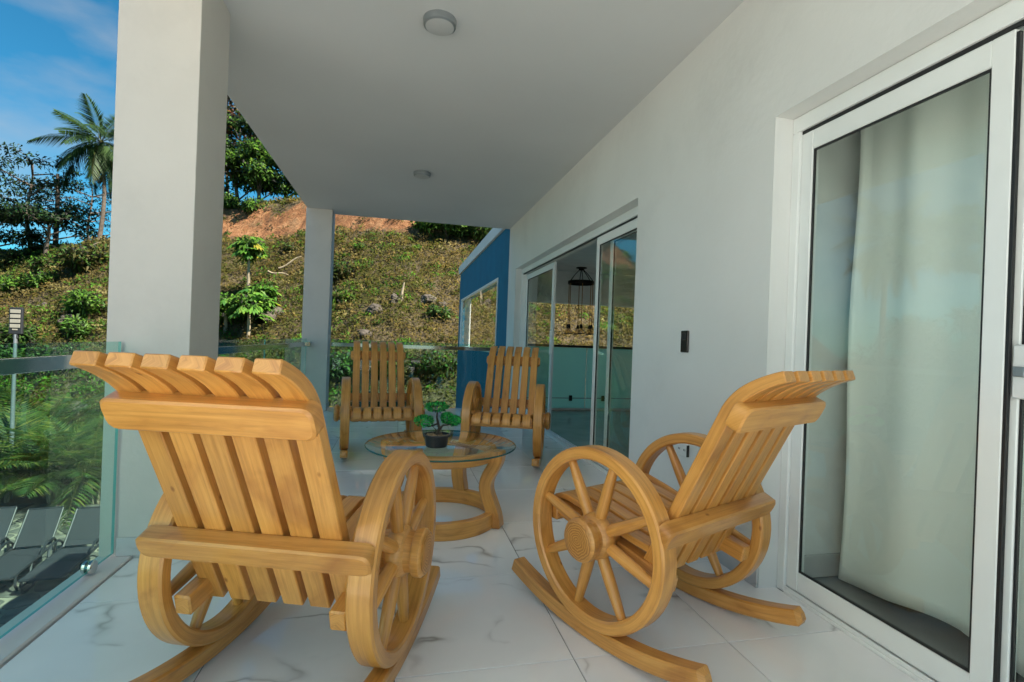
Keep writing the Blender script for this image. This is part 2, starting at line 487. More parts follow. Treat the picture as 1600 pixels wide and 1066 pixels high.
    def poly_prism(s, pts, z0, z1):
        k = len(pts)
        r0 = np.array([(x, y, z0) for x, y in pts]); r1 = np.array([(x, y, z1) for x, y in pts])
        s.ring_strip([r0, r1]); return s
    def mesh(s, name, sharp=32):
        me = bpy.data.meshes.new(name)
        me.from_pydata(s.v, [], s.f)
        ul = me.uv_layers.new(name='UVMap')
        flat = [c for f in s.uv for c in f]
        ul.data.foreach_set('uv', np.array(flat, dtype=np.float32).ravel())
        me.polygons.foreach_set('use_smooth', np.ones(len(me.polygons), dtype=bool))
        me.set_sharp_from_angle(angle=R(sharp))
        me.update()
        return me
    def build(s, name, material, parent=None, sharp=32):
        o = bpy.data.objects.new(name, s.mesh(name, sharp))
        o.data.materials.append(M[material] if isinstance(material, str) else material)
        C.objects.link(o)
        if parent is not None:
            o.parent = parent
        return o

def tag(o, label, cat, group=None, kind=None):
    if label: o['label'] = label
    if cat: o['category'] = cat
    if group: o['group'] = group
    if kind: o['kind'] = kind
    return o
def empty(name, loc=(0, 0, 0), rz=0.0):
    o = bpy.data.objects.new(name, None); C.objects.link(o)
    o.location = loc; o.rotation_euler = (0, 0, rz); o.empty_display_size = 0.1
    return o
def thing(name, label, cat, loc=(0, 0, 0), rz=0.0, group=None):
    return tag(empty(name, loc, rz), label, cat, group)
def copy_tree(o, parent=None):
    c = o.copy(); C.objects.link(c); c.parent = parent
    for ch in list(o.children):
        copy_tree(ch, c)
    return c
def bx(name, a, b, material, parent=None, ch=0.003):
    return MB().box(a, b, ch).build(name, material, parent)
def struct(o):
    o['kind'] = 'structure'; return o
def inst(name, me, parent, loc=(0, 0, 0), rot=(0, 0, 0), scale=1.0):
    o = bpy.data.objects.new(name, me); C.objects.link(o)
    o.parent = parent; o.location = loc; o.rotation_euler = rot
    o.scale = (scale,) * 3 if np.isscalar(scale) else scale
    return o

def ray(px, py):
    d = fw * FPX + rt2 * (px - 800) - up2 * (py - 533)
    return d / d.y          # per metre of Y

# leaves ------------------------------------------------------------
class LB:
    def __init__(s):
        s.V, s.F, s.Cc, s.Nn, s.n = [], [], [], [], 0
    def add(s, c, d, side, L, W, col, droop=0.0, mid=0.45, nrm=None):
        n = len(c)
        if nrm is None: nrm = np.cross(d, side); nrm = nrm * np.where(nrm[:, 2:] < 0, -1, 1)
        s.Nn.append(np.repeat(unit(nrm), 4, 0))
        L = np.broadcast_to(np.asarray(L, float), (n,))[:, None]; W = np.broadcast_to(np.asarray(W, float), (n,))[:, None]
        dz = np.zeros((n, 3)); dz[:, 2] = -1
        tip = c + d * L + dz * L * droop
        q = np.stack([c, c + d * L * mid + side * W / 2, tip, c + d * L * mid - side * W / 2], 1)
        s.V.append(q.reshape(-1, 3))
        s.F.append((np.arange(n * 4) + s.n).reshape(n, 4)); s.n += 4 * n
        s.Cc.append(np.repeat(col, 4, 0))
        return s
    def build(s, name, material, parent=None):
        V = np.concatenate(s.V); F = np.concatenate(s.F); Cc = np.concatenate(s.Cc)
        me = bpy.data.meshes.new(name)
        me.vertices.add(len(V)); me.vertices.foreach_set('co', V.astype(np.float32).ravel())
        me.loops.add(F.size); me.loops.foreach_set('vertex_index', F.astype(np.int32).ravel())
        me.polygons.add(len(F))
        me.polygons.foreach_set('loop_start', (np.arange(len(F)) * 4).astype(np.int32))
        me.update(calc_edges=True)
        a = me.color_attributes.new('col', 'FLOAT_COLOR', 'POINT')
        c4 = np.ones((len(V), 4), dtype=np.float32); c4[:, :3] = Cc
        a.data.foreach_set('color', c4.ravel())
        b = me.attributes.new('nrm', 'FLOAT_VECTOR', 'POINT')
        b.data.foreach_set('vector', np.concatenate(s.Nn).astype(np.float32).ravel())
        o = bpy.data.objects.new(name, me)
        me.materials.append(M[material]); C.objects.link(o)
        if parent is not None: o.parent = parent
        return o

def unit(a):
    return a / (np.linalg.norm(a, axis=-1, keepdims=True) + 1e-9)
def rand_dirs(n, upb=0.0):
    d = rng.normal(size=(n, 3)); d[:, 2] += upb
    return unit(d)
def sides(d):
    r = rng.normal(size=d.shape)
    return unit(np.cross(d, r))
LEAF_GAIN = 1.0
def pick(cols, n, jit=0.18):
    cols = np.array(cols) * 0.62 * LEAF_GAIN; c = cols[rng.integers(0, len(cols), n)]
    return c * (1 + rng.uniform(-jit, jit, (n, 1))) * (1 + rng.uniform(-0.06, 0.06, (n, 3)))
def clump(lb, cen, rad, n, L, W, cols, upb=0.3, droop=0.25, shell=0.55):
    d = rand_dirs(n)
    rr = (shell + (1 - shell) * rng.random((n, 1))) ** 1.0
    c = np.asarray(cen) + d * np.asarray(rad) * rr
    dd = unit(d * 0.7 + rand_dirs(n, upb) * 0.8)
    lb.add(c, dd, sides(dd), L * rng.uniform(0.6, 1.3, n), W * rng.uniform(0.7, 1.3, n), pick(cols, n), droop, nrm=d * 0.8 + rand_dirs(n, 0.4) * 0.7)

# ================================================================== the setting
W, H = 1.66, 2.885                # house wall face, ceiling height
XG = -1.283                       # glass line
XCI, XCO = -0.993, -1.345         # column faces
YEND = 7.80
GZ = -3.6

ground = MB().box((-400, -300, GZ - 0.3), (400, 600, GZ - 0.01)).build('ground', 'ground'); struct(ground)

# hill ---------------------------------------------------------------
def sstep(a, b, x):
    t = np.clip((x - a) / (b - a), 0, 1); return t * t * (3 - 2 * t)
_ph = rng.uniform(0, 6.28, (14, 2)); _k = rng.normal(size=(14, 2)) * np.linspace(0.25, 2.0, 14)[:, None]
def bumps(x, y):
    z = 0
    for i in range(14):
        z = z + np.sin(x * _k[i, 0] + y * _k[i, 1] + _ph[i, 0]) * (0.32 / (1 + i * 0.42))
    return z
def hill_z(x, y):
    x = np.asarray(x, float); y = np.asarray(y, float)
    s = y - (12.0 + 0.5 * np.maximum(-x, 0) - 0.10 * np.maximum(x, 0))
    s = s + 0.6 * np.sin(x * 0.35 + 1.0)
    sl = (0.68 * 0.5 * (s + np.sqrt(s * s + 0.6)) - 0.1) * sstep(-46, -30, x)
    A = sstep(-15.5, -11.5, x)
    cap = 9.7 + 0.9 * A
    ex = sl - cap
    z = np.where(ex > 0, cap + 0.12 * ex, sl)
    z = z + A * 2.5 * sstep(0.0, 1.6, ex) * (1 - 0.45 * sstep(0, 5, x))
    am = sstep(0.2, 2.5, s)
    return GZ - 0.12 + z + bumps(x, y) * am * 0.55
nx, ny = 230, 190
gx = np.linspace(-75, 40, nx); gy = np.linspace(8.6, 90, ny)
XX, YY = np.meshgrid(gx, gy)
ZZ = hill_z(XX, YY)
hv = np.stack([XX, YY, ZZ], -1).reshape(-1, 3)
ii = np.arange(nx * ny).reshape(ny, nx)
hf = np.stack([ii[:-1, :-1], ii[:-1, 1:], ii[1:, 1:], ii[1:, :-1]], -1).reshape(-1, 4)
hm = bpy.data.meshes.new('hill'); hm.from_pydata(hv.tolist(), [], hf.tolist())
hm.polygons.foreach_set('use_smooth', np.ones(len(hm.polygons), dtype=bool))
def clay(x, y):
    s = y - (12.0 + 0.5 * np.maximum(-x, 0) - 0.10 * np.maximum(x, 0)) + 0.6 * np.sin(x * 0.35 + 1.0)
    sl = 0.68 * 0.5 * (s + np.sqrt(s * s + 0.6)) - 0.1
    A = sstep(-15.5, -12.0, x) * (1 - sstep(0.6, 3.0, x))
    ex = sl - (9.7 + 0.9 * sstep(-15.5, -11.5, x))
    return A * sstep(-0.5, 0.25, ex + 0.45 * bumps(x * 1.7, y)) * (1 - sstep(0.9, 1.7, ex + 0.4 * bumps(x * 1.3 + 4, y)))
ca = hm.color_attributes.new('clay', 'FLOAT_COLOR', 'POINT')
cc = np.ones((nx * ny, 4), dtype=np.float32); cc[:, :3] = clay(hv[:, 0], hv[:, 1])[:, None] * 0.62
ca.data.foreach_set('color', cc.ravel())
hill = bpy.data.objects.new('hill', hm); hm.materials.append(M['hill']); C.objects.link(hill); struct(hill)

def hit(px, py, y0=9.0):
    d = ray(px, py)
    for k in range(4000):
        y = y0 + k * 0.02
        p = (d.x * y, y, CAM_H + d.z * y)
        if hill_z(p[0], p[1]) >= p[2]:
            return np.array(p)
    return np.array(p)
def at(px, py, Y):
    d = ray(px, py); return np.array([d.x * Y, Y, CAM_H + d.z * Y])

# ---- pool terrace with flagstones
terrace = bx('pool_terrace', (-16, 3.5, GZ - 0.25), (1.5, 15.0, GZ), 'mortar'); struct(terrace)
pts = []
gs = 0.50
for i in range(int(9 / gs)):
    for j in range(int(9 / gs)):
        pts.append((-11.5 + (i + 0.5 * (j % 2)) * gs + rng.uniform(-0.22, 0.22), 7.2 + j * gs * 0.9 + rng.uniform(-0.22, 0.22)))
pts = np.array(pts)
def clip_poly(poly, nx_, ny_, c):
    out = []
    for i in range(len(poly)):
        a, b = poly[i], poly[(i + 1) % len(poly)]
        da = a[0] * nx_ + a[1] * ny_ - c; db = b[0] * nx_ + b[1] * ny_ - c
        if da <= 0: out.append(a)
        if da * db < 0:
            t = da / (da - db); out.append((a[0] + (b[0] - a[0]) * t, a[1] + (b[1] - a[1]) * t))
    return out
nst = 0
for k, p in enumerate(pts):
    d = Vector((p[0], p[1], GZ - CAM_H))
    dep = d.dot(fw); sx_ = 800 + FPX * d.dot(rt2) / dep; sy_ = 533 - FPX * d.dot(up2) / dep
    if not (-40 < sx_ < 190 and sy_ < 1090): continue
    poly = [(p[0] - 0.6, p[1] - 0.6), (p[0] + 0.6, p[1] - 0.6), (p[0] + 0.6, p[1] + 0.6), (p[0] - 0.6, p[1] + 0.6)]
    near = [q for q in range(len(pts)) if q != k and np.hypot(*(pts[q] - p)) < 1.3]
    for q in near:
        dv = pts[q] - p; L_ = np.hypot(*dv); nn = dv / L_; mid = (pts[q] + p) / 2
        poly = clip_poly(poly, nn[0], nn[1], nn @ mid - 0.032)
        if len(poly) < 3: break
    if len(poly) < 3: continue
    ce = np.mean(poly, 0)
    # cut the corners so the stones look broken, not like cells
    pl2 = []
    for i in range(len(poly)):
        a, b = np.array(poly[i]), np.array(poly[(i + 1) % len(poly)])
        pl2 += [tuple(a + (b - a) * 0.16 + rng.uniform(-.012, .012, 2)), tuple(a + (b - a) * 0.84 + rng.uniform(-.012, .012, 2))]
    loc = [(x - ce[0], y - ce[1]) for x, y in pl2]
    s_ = MB(); s_.ring_strip([np.array([(x, y, -0.02) for x, y in loc]), np.array([(x, y, 0.010) for x, y in loc]), np.array([(x * 0.94, y * 0.94, 0.018) for x, y in loc])])
    o = s_.build('flagstone', 'flag', terrace); o.location = (ce[0], ce[1], GZ + rng.uniform(-0.004, 0.004)); nst += 1

# ---- balcony floor: slab + tiles
slab = bx('balcony_floor', (-1.36, -0.97, -0.22), (W + 0.1, 8.05, -0.006), 'grout'); struct(slab)
TP, TY = 0.612, 0.655
x_lines = [-1.2 + TP * i for i in range(6)]
tm_cache = {}
def tile_mesh(w, d):
    key = (round(w, 3), round(d, 3))
    if key not in tm_cache:
        t = MB(); c = 0.0012
        t.ring_strip([np.array([(-w/2, -d/2, -0.006), (w/2, -d/2, -0.006), (w/2, d/2, -0.006), (-w/2, d/2, -0.006)]),
                      np.array([(-w/2, -d/2, -c), (w/2, -d/2, -c), (w/2, d/2, -c), (-w/2, d/2, -c)]),
                      np.array([(-w/2+c, -d/2+c, 0), (w/2-c, -d/2+c, 0), (w/2-c, d/2-c, 0), (-w/2+c, d/2-c, 0)])])
        me = t.mesh('floor_tile'); me.materials.append(M['tile']); tm_cache[key] = me
    return tm_cache[key]
g_ = 0.004
y_edges = [1.652 + TY * i for i in range(-5, 11)]
y_edges = [y for y in y_edges if y > -0.85]
y_edges[-1] = min(y_edges[-1], 8.0)
xe = x_lines[:-1] + [W + 0.095]
for i in range(len(xe) - 1):
    for j in range(len(y_edges) - 1):
        a0, a1, b0, b1 = xe[i], xe[i + 1], y_edges[j], y_edges[j + 1]
        inst('floor_tile', tile_mesh(a1 - a0 - g_, b1 - b0 - g_), slab, ((a0 + a1) / 2, (b0 + b1) / 2, 0))
bx('kerb', (-1.355, -0.96, -0.02), (-1.2 - g_, 8.0, 0.012), 'kerb', slab, 0.006)

terr = bx('bounce_terrace', (-4.5, -9.0, -0.22), (8.0, -0.975, -0.002), 'pale_floor'); struct(terr)  # unseen terrace added behind the camera, its sunlit floor bounces daylight in

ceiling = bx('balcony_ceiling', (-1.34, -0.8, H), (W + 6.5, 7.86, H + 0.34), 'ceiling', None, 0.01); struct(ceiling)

# ---- house wall with two door openings
D1a, D1b, D2a, D2b, DT = -0.6, 2.003, 3.37, 7.29, 2.18
WT = 0.22
hw = thing('house_wall', 'long white plastered house wall with two recessed sliding door openings', 'wall', (W, 0, 0))
def wall_pc(y0, y1, z0, z1):
    bx('wall_panel', (0, y0, z0), (WT, y1, z1), 'wall', hw, 0.002)
wl_mesh = MB()
def wall_mesh():
    # one skin: outline with two holes, extruded
    ys = [-0.8, D1a, D1b, D2a, D2b, YEND]; zs = [-0.2, DT, H]
    mb = MB()
    hole = {(1, 0), (3, 0)}
    def q(p):
        b = len(mb.v); mb.v.extend(p); mb.f.append((b, b + 1, b + 2, b + 3)); mb.uv.append(((0, 0), (1, 0), (1, 1), (0, 1)))
    for i in range(5):
        for j in range(2):
            if (i, j) in hole: continue
            y0, y1, z0, z1 = ys[i], ys[i + 1], zs[j], zs[j + 1]
            q([(0, y1, z0), (0, y0, z0), (0, y0, z1), (0, y1, z1)])
            q([(WT, y0, z0), (WT, y1, z0), (WT, y1, z1), (WT, y0, z1)])
    for a, b in ((D1a, D1b), (D2a, D2b)):
        q([(0, a, -0.2), (WT, a, -0.2), (WT, a, DT), (0, a, DT)])
        q([(WT, b, -0.2), (0, b, -0.2), (0, b, DT), (WT, b, DT)])
        q([(0, a, DT), (WT, a, DT), (WT, b, DT), (0, b, DT)])
    q([(WT, YEND, -0.2), (0, YEND, -0.2), (0, YEND, H), (WT, YEND, H)])
    return mb
wall_mesh().build('wall_face', 'wall', hw, 20)
for a, b in ((D1b + 0.001, D2a), (D2b, YEND), (-0.8, D1a)):
    bx('skirting', (-0.012, a, 0.0), (0.0, b, 0.095), 'skirt', hw)

# switch, socket
swt = thing('wall_switch', 'glossy black rectangular touch switch panel on the white wall', 'switch', (W, 2.68, 1.135))
bx('plate', (-0.012, -0.038, -0.065), (0.0, 0.038, 0.065), 'black', swt, 0.004)
bx('button', (-0.0145, -0.024, 0.012), (-0.0115, 0.024, 0.05), 'gasket', swt, 0.001)
sk = thing('wall_socket', 'white double power socket low on the wall behind the right rocking chair', 'socket', (W, 2.665, 0.50))
bx('plate', (-0.01, -0.058, -0.038), (0.0, 0.058, 0.038), 'white_plastic', sk, 0.004)
for yy in (-0.028, 0.028):
    for zz in (-0.008, 0.008):
        bx('slot', (-0.0115, yy - 0.002 + zz * 0.8, -0.006), (-0.0095, yy + 0.002 + zz * 0.8, 0.006), 'gasket', sk, 0.0005)
bx('cover_flap', (-0.016, -0.064, -0.034), (0.0, -0.0585, 0.034), 'gasket', sk, 0.001)

# ---- columns
def column(y, lab, d=0.40):
    o = thing('column', lab, 'column', ((XCI + XCO) / 2, y, 0))
    w = (XCI - XCO) / 2
    bx('shaft', (-w, 0, -3.6), (w, d, H), 'column', o, 0.002)
    bx('skirting', (-w + 0.075, -0.011, 0.013), (w + 0.011, 0.0, 0.10), 'skirt', o, 0.002)
    bx('skirting', (w, 0.0, 0.001), (w + 0.011, d, 0.10), 'skirt', o, 0.002)
    return o
column(2.727, 'wide cream square column rising right behind the left rocking chair')
column(7.585, 'slimmer looking white corner column at the far end of the balcony', 0.30)

# ---- glass railings
def clamp_bracket(parent, loc, ax='y'):
    b_ = MB()
    b_.lathe([(0.0, -0.020), (0.026, -0.020), (0.029, -0.016), (0.029, -0.0065), (0.016, -0.006), (0.016, 0.006), (0.029, 0.0065), (0.029, 0.016), (0.026, 0.020), (0, 0.020)], (0, 0, 0), 'x' if ax == 'y' else 'x', 20)
    o = b_.build('clamp', 'chrome', parent); o.location = loc
    if ax == 'x': o.rotation_euler = (0, 0, PI / 2)
    return o
def panel(parent, a, b, z0=0.03, z1=1.03, material='rail_glass'):
    """upright pane between plan points a and b, 12 mm thick, darker polished edges"""
    a = np.array(a, float); b = np.array(b, float); t = (b - a) / np.linalg.norm(b - a); n = np.array([-t[1], t[0]]) * 0.006
    mb = MB()
    mb.ring_strip([np.array([(*(a - n), z0), (*(b - n), z0), (*(b + n), z0), (*(a + n), z0)]), np.array([(*(a - n), z1), (*(b - n), z1), (*(b + n), z1), (*(a + n), z1)])])
    o = mb.build('glass_panel', material, parent)
    o.data.materials.append(M['rail_edge'])
    for p in o.data.polygons:
        nn = p.normal
        if abs(nn.z) > 0.5 or abs(nn.x * t[0] + nn.y * t[1]) > 0.5: p.material_index = 1
    return o
rl = thing('glass_railing', 'green tinted glass railing with polished steel handrail left of the near chair', 'railing', (XG, 0, 0))
for a, b in ((-0.95, 0.83), (0.84, 2.715)):
    panel(rl, (0, a), (0, b))
    for yy in (a + 0.25, b - 0.18):
        clamp_bracket(rl, (0, yy, 0.045))
bx('handrail', (0.008, -0.95, 0.928), (0.034, 2.70, 0.982), 'chrome', rl, 0.002)
r2 = thing('glass_railing', 'glass railing panel spanning from the wide column to the corner column', 'railing', (XG, 3.13, 0))
panel(r2, (0, 0.01), (0, 2.2)); panel(r2, (0, 2.21), (0, 4.445))
for yy in (0.25, 1.9, 2.5, 4.2): clamp_bracket(r2, (0, yy, 0.045))
bx('handrail', (0.008, 0.0, 0.928), (0.034, 4.455, 0.982), 'chrome', r2, 0.002)
bx('wall_bracket', (0.006, 4.36, 0.92), (0.075, 4.43, 0.99), 'chrome', r2, 0.004)
r3 = thing('glass_railing', 'glass railing across the far end of the balcony behind the two far chairs', 'railing', (0, 7.88, 0))
panel(r3, (-0.985, 0), (0.33, 0)); panel(r3, (0.34, 0), (W - 0.01, 0))
for xx in (-0.75, 0.1, 0.6, 1.4): clamp_bracket(r3, (xx, 0, 0.045), 'x')
bx('handrail', (-0.985, -0.034, 0.928), (W - 0.01, -0.008, 0.982), 'chrome', r3, 0.002)

# ---- ceiling lamps
for (x, y, lab) in ((0.16, 2.85, 'round white ceiling lamp nearer the viewer, above the glass table'), (0.18, 5.53, 'small round white ceiling lamp toward the far end of the balcony')):
    o = thing('ceiling_lamp', lab, 'lamp', (x, y, H), 0, 'ceiling lamps of the balcony')
    MB().lathe([(0.0, 0.001), (0.092, 0.001), (0.094, -0.004), (0.090, -0.034), (0.083, -0.039), (0.080, -0.040)], k=40).build('housing', 'steel', o)
    MB().lathe([(0.0795, -0.036), (0.079, -0.041), (0.05, -0.0435), (0.0, -0.0445)], k=40).build('diffuser', 'lamp_white', o)

# ---- rooms behind the doors
XI = W + WT
rm = bx('room_floor', (XI - 0.121, -0.8, -0.2), (8.0, 8.0, -0.004), 'int_floor'); struct(rm)
for nm, a, b in (('partition_wall', (XI, 2.07, 0), (8.0, 2.95, 2.88)), ('room_back_wall', (7.8, -0.8, 0), (8.0, 2.065, 2.88)),
                 ('room_side_wall', (XI, -0.8, 0), (7.79, -0.65, 2.88)), ('room_back_wall', (7.8, 2.96, 0), (8.0, 7.99, 2.88))):
    struct(bx(nm, a, b, 'int_wall'))
struct(bx('room_ceiling', (XI, 2.96, 2.30), (7.79, 7.96, 2.46), 'int_wall'))
struct(bx('room_ceiling', (XI, -0.64, 2.40), (7.79, 2.065, 2.5), 'int_wall'))
struct(bx('room_skirting', (XI + 0.002, 2.055, 0), (7.5, 2.069, 0.11), 'skirt'))
struct(bx('lintel', (XI, 7.97, 1.765), (8.0, 8.14, 2.884), 'int_wall'))
r4 = thing('glass_railing', 'frosted green glass railing seen through the open living room door', 'railing', (0, 7.88, 0))
for k in range(5):
    x0 = XI + 0.03 + k * 1.15
    panel(r4, (x0, 0), (x0 + 1.14, 0), 0.03, 1.03, 'frost')
    for q in (0.28, 0.86):
        bx('clamp', (x0 + q, -0.03, 0.15), (x0 + q + 0.05, 0.03, 0.24), 'gasket', r4)
bx('kerb', (XI + 0.01, -0.05, -0.003), (XI + 5.9, 0.10, 0.029), 'kerb', r4)
bx('bottom_rail', (XI + 0.02, -0.015, 0.188), (XI + 5.8, -0.0065, 0.202), 'steel', r4)
bx('top_rail', (XI + 0.02, -0.02, 1.032), (XI + 5.8, 0.02, 1.07), 'gasket', r4)

# chandelier
ch = thing('chandelier', 'black ring chandelier with hanging cord bulbs inside the living room', 'chandelier', (2.77, 7.5, 2.30))
MB().lathe([(0, 0), (0.085, 0), (0.085, -0.012), (0.05, -0.02), (0.03, -0.045), (0.0, -0.045)], k=24).build('ceiling_rose', 'iron', ch)
rg = [(0.2 * math.cos(a), 0.2 * math.sin(a), -0.24) for a in np.arange(36) * 2 * PI / 36]
MB().beam(rg, [(math.cos(a), math.sin(a), 0) for a in np.arange(36) * 2 * PI / 36], (0, 0, 1), 0.012, 0.05, 0.002, closed=True).build('ring', 'iron', ch)
for k in range(6):
    a = k * PI / 3 + 0.3; cx, cy = 0.2 * math.cos(a), 0.2 * math.sin(a)
    MB().tube([(cx * 0.2, cy * 0.2, -0.04), (cx * 0.6, cy * 0.6, -0.12), (cx, cy, -0.22)], 0.006, 6).build('stay', 'iron', ch)
    MB().tube([(cx, cy, -0.26), (cx, cy, -0.92)], 0.006, 6).build('cord', 'brass', ch)
    MB().lathe([(0, -0.90), (0.012, -0.90), (0.024, -0.93), (0.024, -0.965), (0, -0.965)], (cx, cy, 0), k=14).build('socket', 'iron', ch)
    bl = MB().lathe([(0.018, -0.966), (0.042, -0.99), (0.056, -1.02), (0.056, -1.04)], (cx, cy, 0), k=16).build('bulb', 'bulb', ch)
    MB().lathe([(0.055, -1.041), (0.060, -1.042), (0.060, -1.052), (0.0, -1.052)], (cx, cy, 0), k=16).build('bulb_rim', 'iron', bl)

# unseen white wing, added behind the viewer to bounce sunlight into the balcony
wg = thing('bounce_wing', 'unseen white wing added behind the viewer to bounce sunlight into the balcony', 'building', (-5.2, -9, GZ))
bx('wall', (-3.0, 0, 0), (0, 8.6, 10.4), 'wall', wg)
bx('coping', (-3.1, -0.1, 10.4), (0.1, 8.7, 10.6), 'alu', wg)
for k in range(3):
    q_ = bx('window', (-0.05, 1.0 + k * 2.2, 4.6), (0.03, 2.2 + k * 2.2, 6.2), 'alu', wg)
    bx('pane', (0.0305, 1.06 + k * 2.2, 4.66), (0.036, 2.14 + k * 2.2, 6.14), 'black', q_)

# ---- sliding doors
def leaf(parent, x, y0, y1, z0, z1, st=0.065, top=0.075, bot=0.10, dx=0.034):
    lf = bx('door_leaf', (x, y0, z0), (x + dx, y0 + st, z1), 'alu', parent)
    bx('stile', (x, y1 - st, z0), (x + dx, y1, z1), 'alu', lf)
    bx('top_rail', (x + 0.001, y0 + st, z1 - top), (x + dx - 0.001, y1 - st, z1), 'alu', lf)
    bx('bottom_rail', (x + 0.001, y0 + st, z0), (x + dx - 0.001, y1 - st, z0 + bot), 'alu', lf)
    # black gasket round the pane
    g = 0.008
    a0, a1, b0, b1 = y0 + st, y1 - st, z0 + bot, z1 - top
    gk = MB()
    gk.box((x + 0.006, a0, b0), (x + 0.016, a0 + g, b1), 0.001); gk.box((x + 0.006, a1 - g, b0), (x + 0.016, a1, b1), 0.001)
    gk.box((x + 0.0062, a0 + g, b0), (x + 0.0158, a1 - g, b0 + g), 0.001); gk.box((x + 0.0062, a0 + g, b1 - g), (x + 0.0158, a1 - g, b1), 0.001)
    gk.build('gasket', 'gasket', lf)
    q = MB(); q.ring_strip([np.array([(x + 0.010, a0, b0), (x + 0.010, a1, b0), (x + 0.0145, a1, b0), (x + 0.0145, a0, b0)]), np.array([(x + 0.010, a0, b1), (x + 0.010, a1, b1), (x + 0.0145, a1, b1), (x + 0.0145, a0, b1)])])
    q.build('pane', 'door_glass', lf)
    return lf
def door_frame(parent, y0, y1, xo, jw=0.05, far=True):
    f = bx('frame', (xo, y0, DT - 0.072), (xo + 0.11, y1, DT - 0.001), 'alu', parent)
    for k in range(2):
        bx('track_slot', (xo + 0.012 + k * 0.012, y0 + jw, DT - 0.088), (xo + 0.016 + k * 0.012, y1 - jw, DT - 0.0725), 'steel' if k else 'gasket', f, 0.001)
    bx('jamb', (xo, y1 - jw, 0.0), (xo + 0.11, y1, DT - 0.0725), 'alu', f)
    bx('jamb', (xo, y0, 0.0), (xo + 0.11, y0 + jw, DT - 0.0725), 'alu', f)
    bx('sill', (xo - 0.002, y0 + jw, -0.003), (xo + 0.11, y1 - jw, 0.014), 'alu', f)
    for k in range(3):
        bx('track', (xo + 0.002 + k * 0.040, y0 + jw, 0.014), (xo + 0.008 + k * 0.040, y1 - jw, 0.030), 'alu', f, 0.001)
    return f
dA = thing('sliding_door', 'white framed sliding glass door in front of the white curtain at right', 'door', (0, 0, 0))
XF = W + 0.095
door_frame(dA, D1a, D1b, XF, 0.045)
leaf(dA, XF + 0.012, 1.142, 1.957, 0.031, 2.092, 0.062, 0.085, 0.085, 0.022)
bx('seal', (XF + 0.0135, 1.131, 0.04), (XF + 0.027, 1.1415, 2.08), 'gasket', dA, 0.001)
leaf(dA, XF + 0.042, -0.50, 1.190, 0.031, 2.092, 0.068, 0.085, 0.085)
lf2 = bx('handle_plate', (XF + 0.022, 1.085, 0.985), (XF + 0.0415, 1.128, 1.145), 'white_plastic', dA, 0.004)
bx('latch', (XF + 0.012, 1.09, 1.05), (XF + 0.0215, 1.122, 1.08), 'steel', lf2, 0.003)
dB = thing('sliding_door', 'white framed sliding glass door standing open onto the living room', 'door', (0, 0, 0))
door_frame(dB, D2a, D2b, XF, 0.05)
leaf(dB, XF + 0.062, 5.88, 7.235, 0.031, 2.092, 0.06)
leaf(dB, XF + 0.012, 3.425, 4.40, 0.031, 2.092, 0.06)
leaf(dB, XF + 0.062, 3.43, 4.20, 0.031, 2.092, 0.06)
hb = bx('handle', (XF + 0.050, 5.90, 0.95), (XF + 0.0615, 5.925, 1.25), 'alu', dB, 0.003)

# ---- curtain
nyc, nzc = 150, 40
ys_ = np.linspace(1.97, -0.5, nyc)
def hem(y):
    return 0.015 + 0.075 * (0.5 - 0.5 * math.cos((1.97 - y) * 6.0)) if y > 1.4 else 0.06 + 0.04 * math.sin(y * 5)
cv, cf = [], []
for j in range(nzc):
    t = j / (nzc - 1)
    for i, y in enumerate(ys_):
        z = hem(y) * (1 - t) + 2.33 * t
        s_ = 1.97 - y
        amp = 0.030 * (0.45 + 0.55 * t)
        x = 2.08 + amp * (math.sin(s_ * 13.0 + 0.9 * math.sin(s_ * 3.1)) + 0.5 * math.sin(s_ * 31 + 1.0) * t) + 0.025 * (1 - t) * math.sin(s_ * 5 + 2)
        yy = y + 0.035 * (1 - t) ** 2 - 0.012 * math.sin(t * 9) * (1 if i < 4 else 0)
        cv.append((x, yy, z))
for j in range(nzc - 1):
    for i in range(nyc - 1):
        a = j * nyc + i; cf.append((a, a + 1, a + nyc + 1, a + nyc))
cm = bpy.data.meshes.new('curtain'); cm.from_pydata(cv, [], cf)
cm.polygons.foreach_set('use_smooth', np.ones(len(cm.polygons), dtype=bool))
cu = bpy.data.objects.new('curtain', cm); cm.materials.append(M['curtain']); C.objects.link(cu)
sm = cu.modifiers.new('thick', 'SOLIDIFY'); sm.thickness = 0.004
tag(cu, 'long off-white curtain hanging behind the right sliding door glass', 'curtain')

# ---- blue wing beyond the balcony
bw = thing('blue_wing', 'blue painted house wing with white coping and a long window', 'building', (W + 0.02, 7.87, 0))
WY0, WY1, WZ0, WZ1, BY = 0.88, 6.30, 0.87, 2.22, 6.75
for a, b in (((0, 0, -3.6), (0.25, BY, WZ0)), ((0, 0, WZ1), (0.25, BY, 2.98)), ((0, 0, WZ0), (0.25, WY0, WZ1)), ((0, WY1, WZ0), (0.25, BY, WZ1))):
    pass
mbw = MB()
def q4(mb, p):
    b = len(mb.v); mb.v.extend(p); mb.f.append((b, b + 1, b + 2, b + 3)); mb.uv.append(((0, 0), (1, 0), (1, 1), (0, 1)))
ysb = [0, WY0, WY1, BY]; zsb = [-3.6, WZ0, WZ1, 2.98]
for i in range(3):
    for j in range(3):
        if (i, j) == (1, 1): continue
        y0, y1, z0, z1 = ysb[i], ysb[i + 1], zsb[j], zsb[j + 1]
        q4(mbw, [(0, y1, z0), (0, y0, z0), (0, y0, z1), (0, y1, z1)]); q4(mbw, [(0.25, y0, z0), (0.25, y1, z0), (0.25, y1, z1), (0.25, y0, z1)])
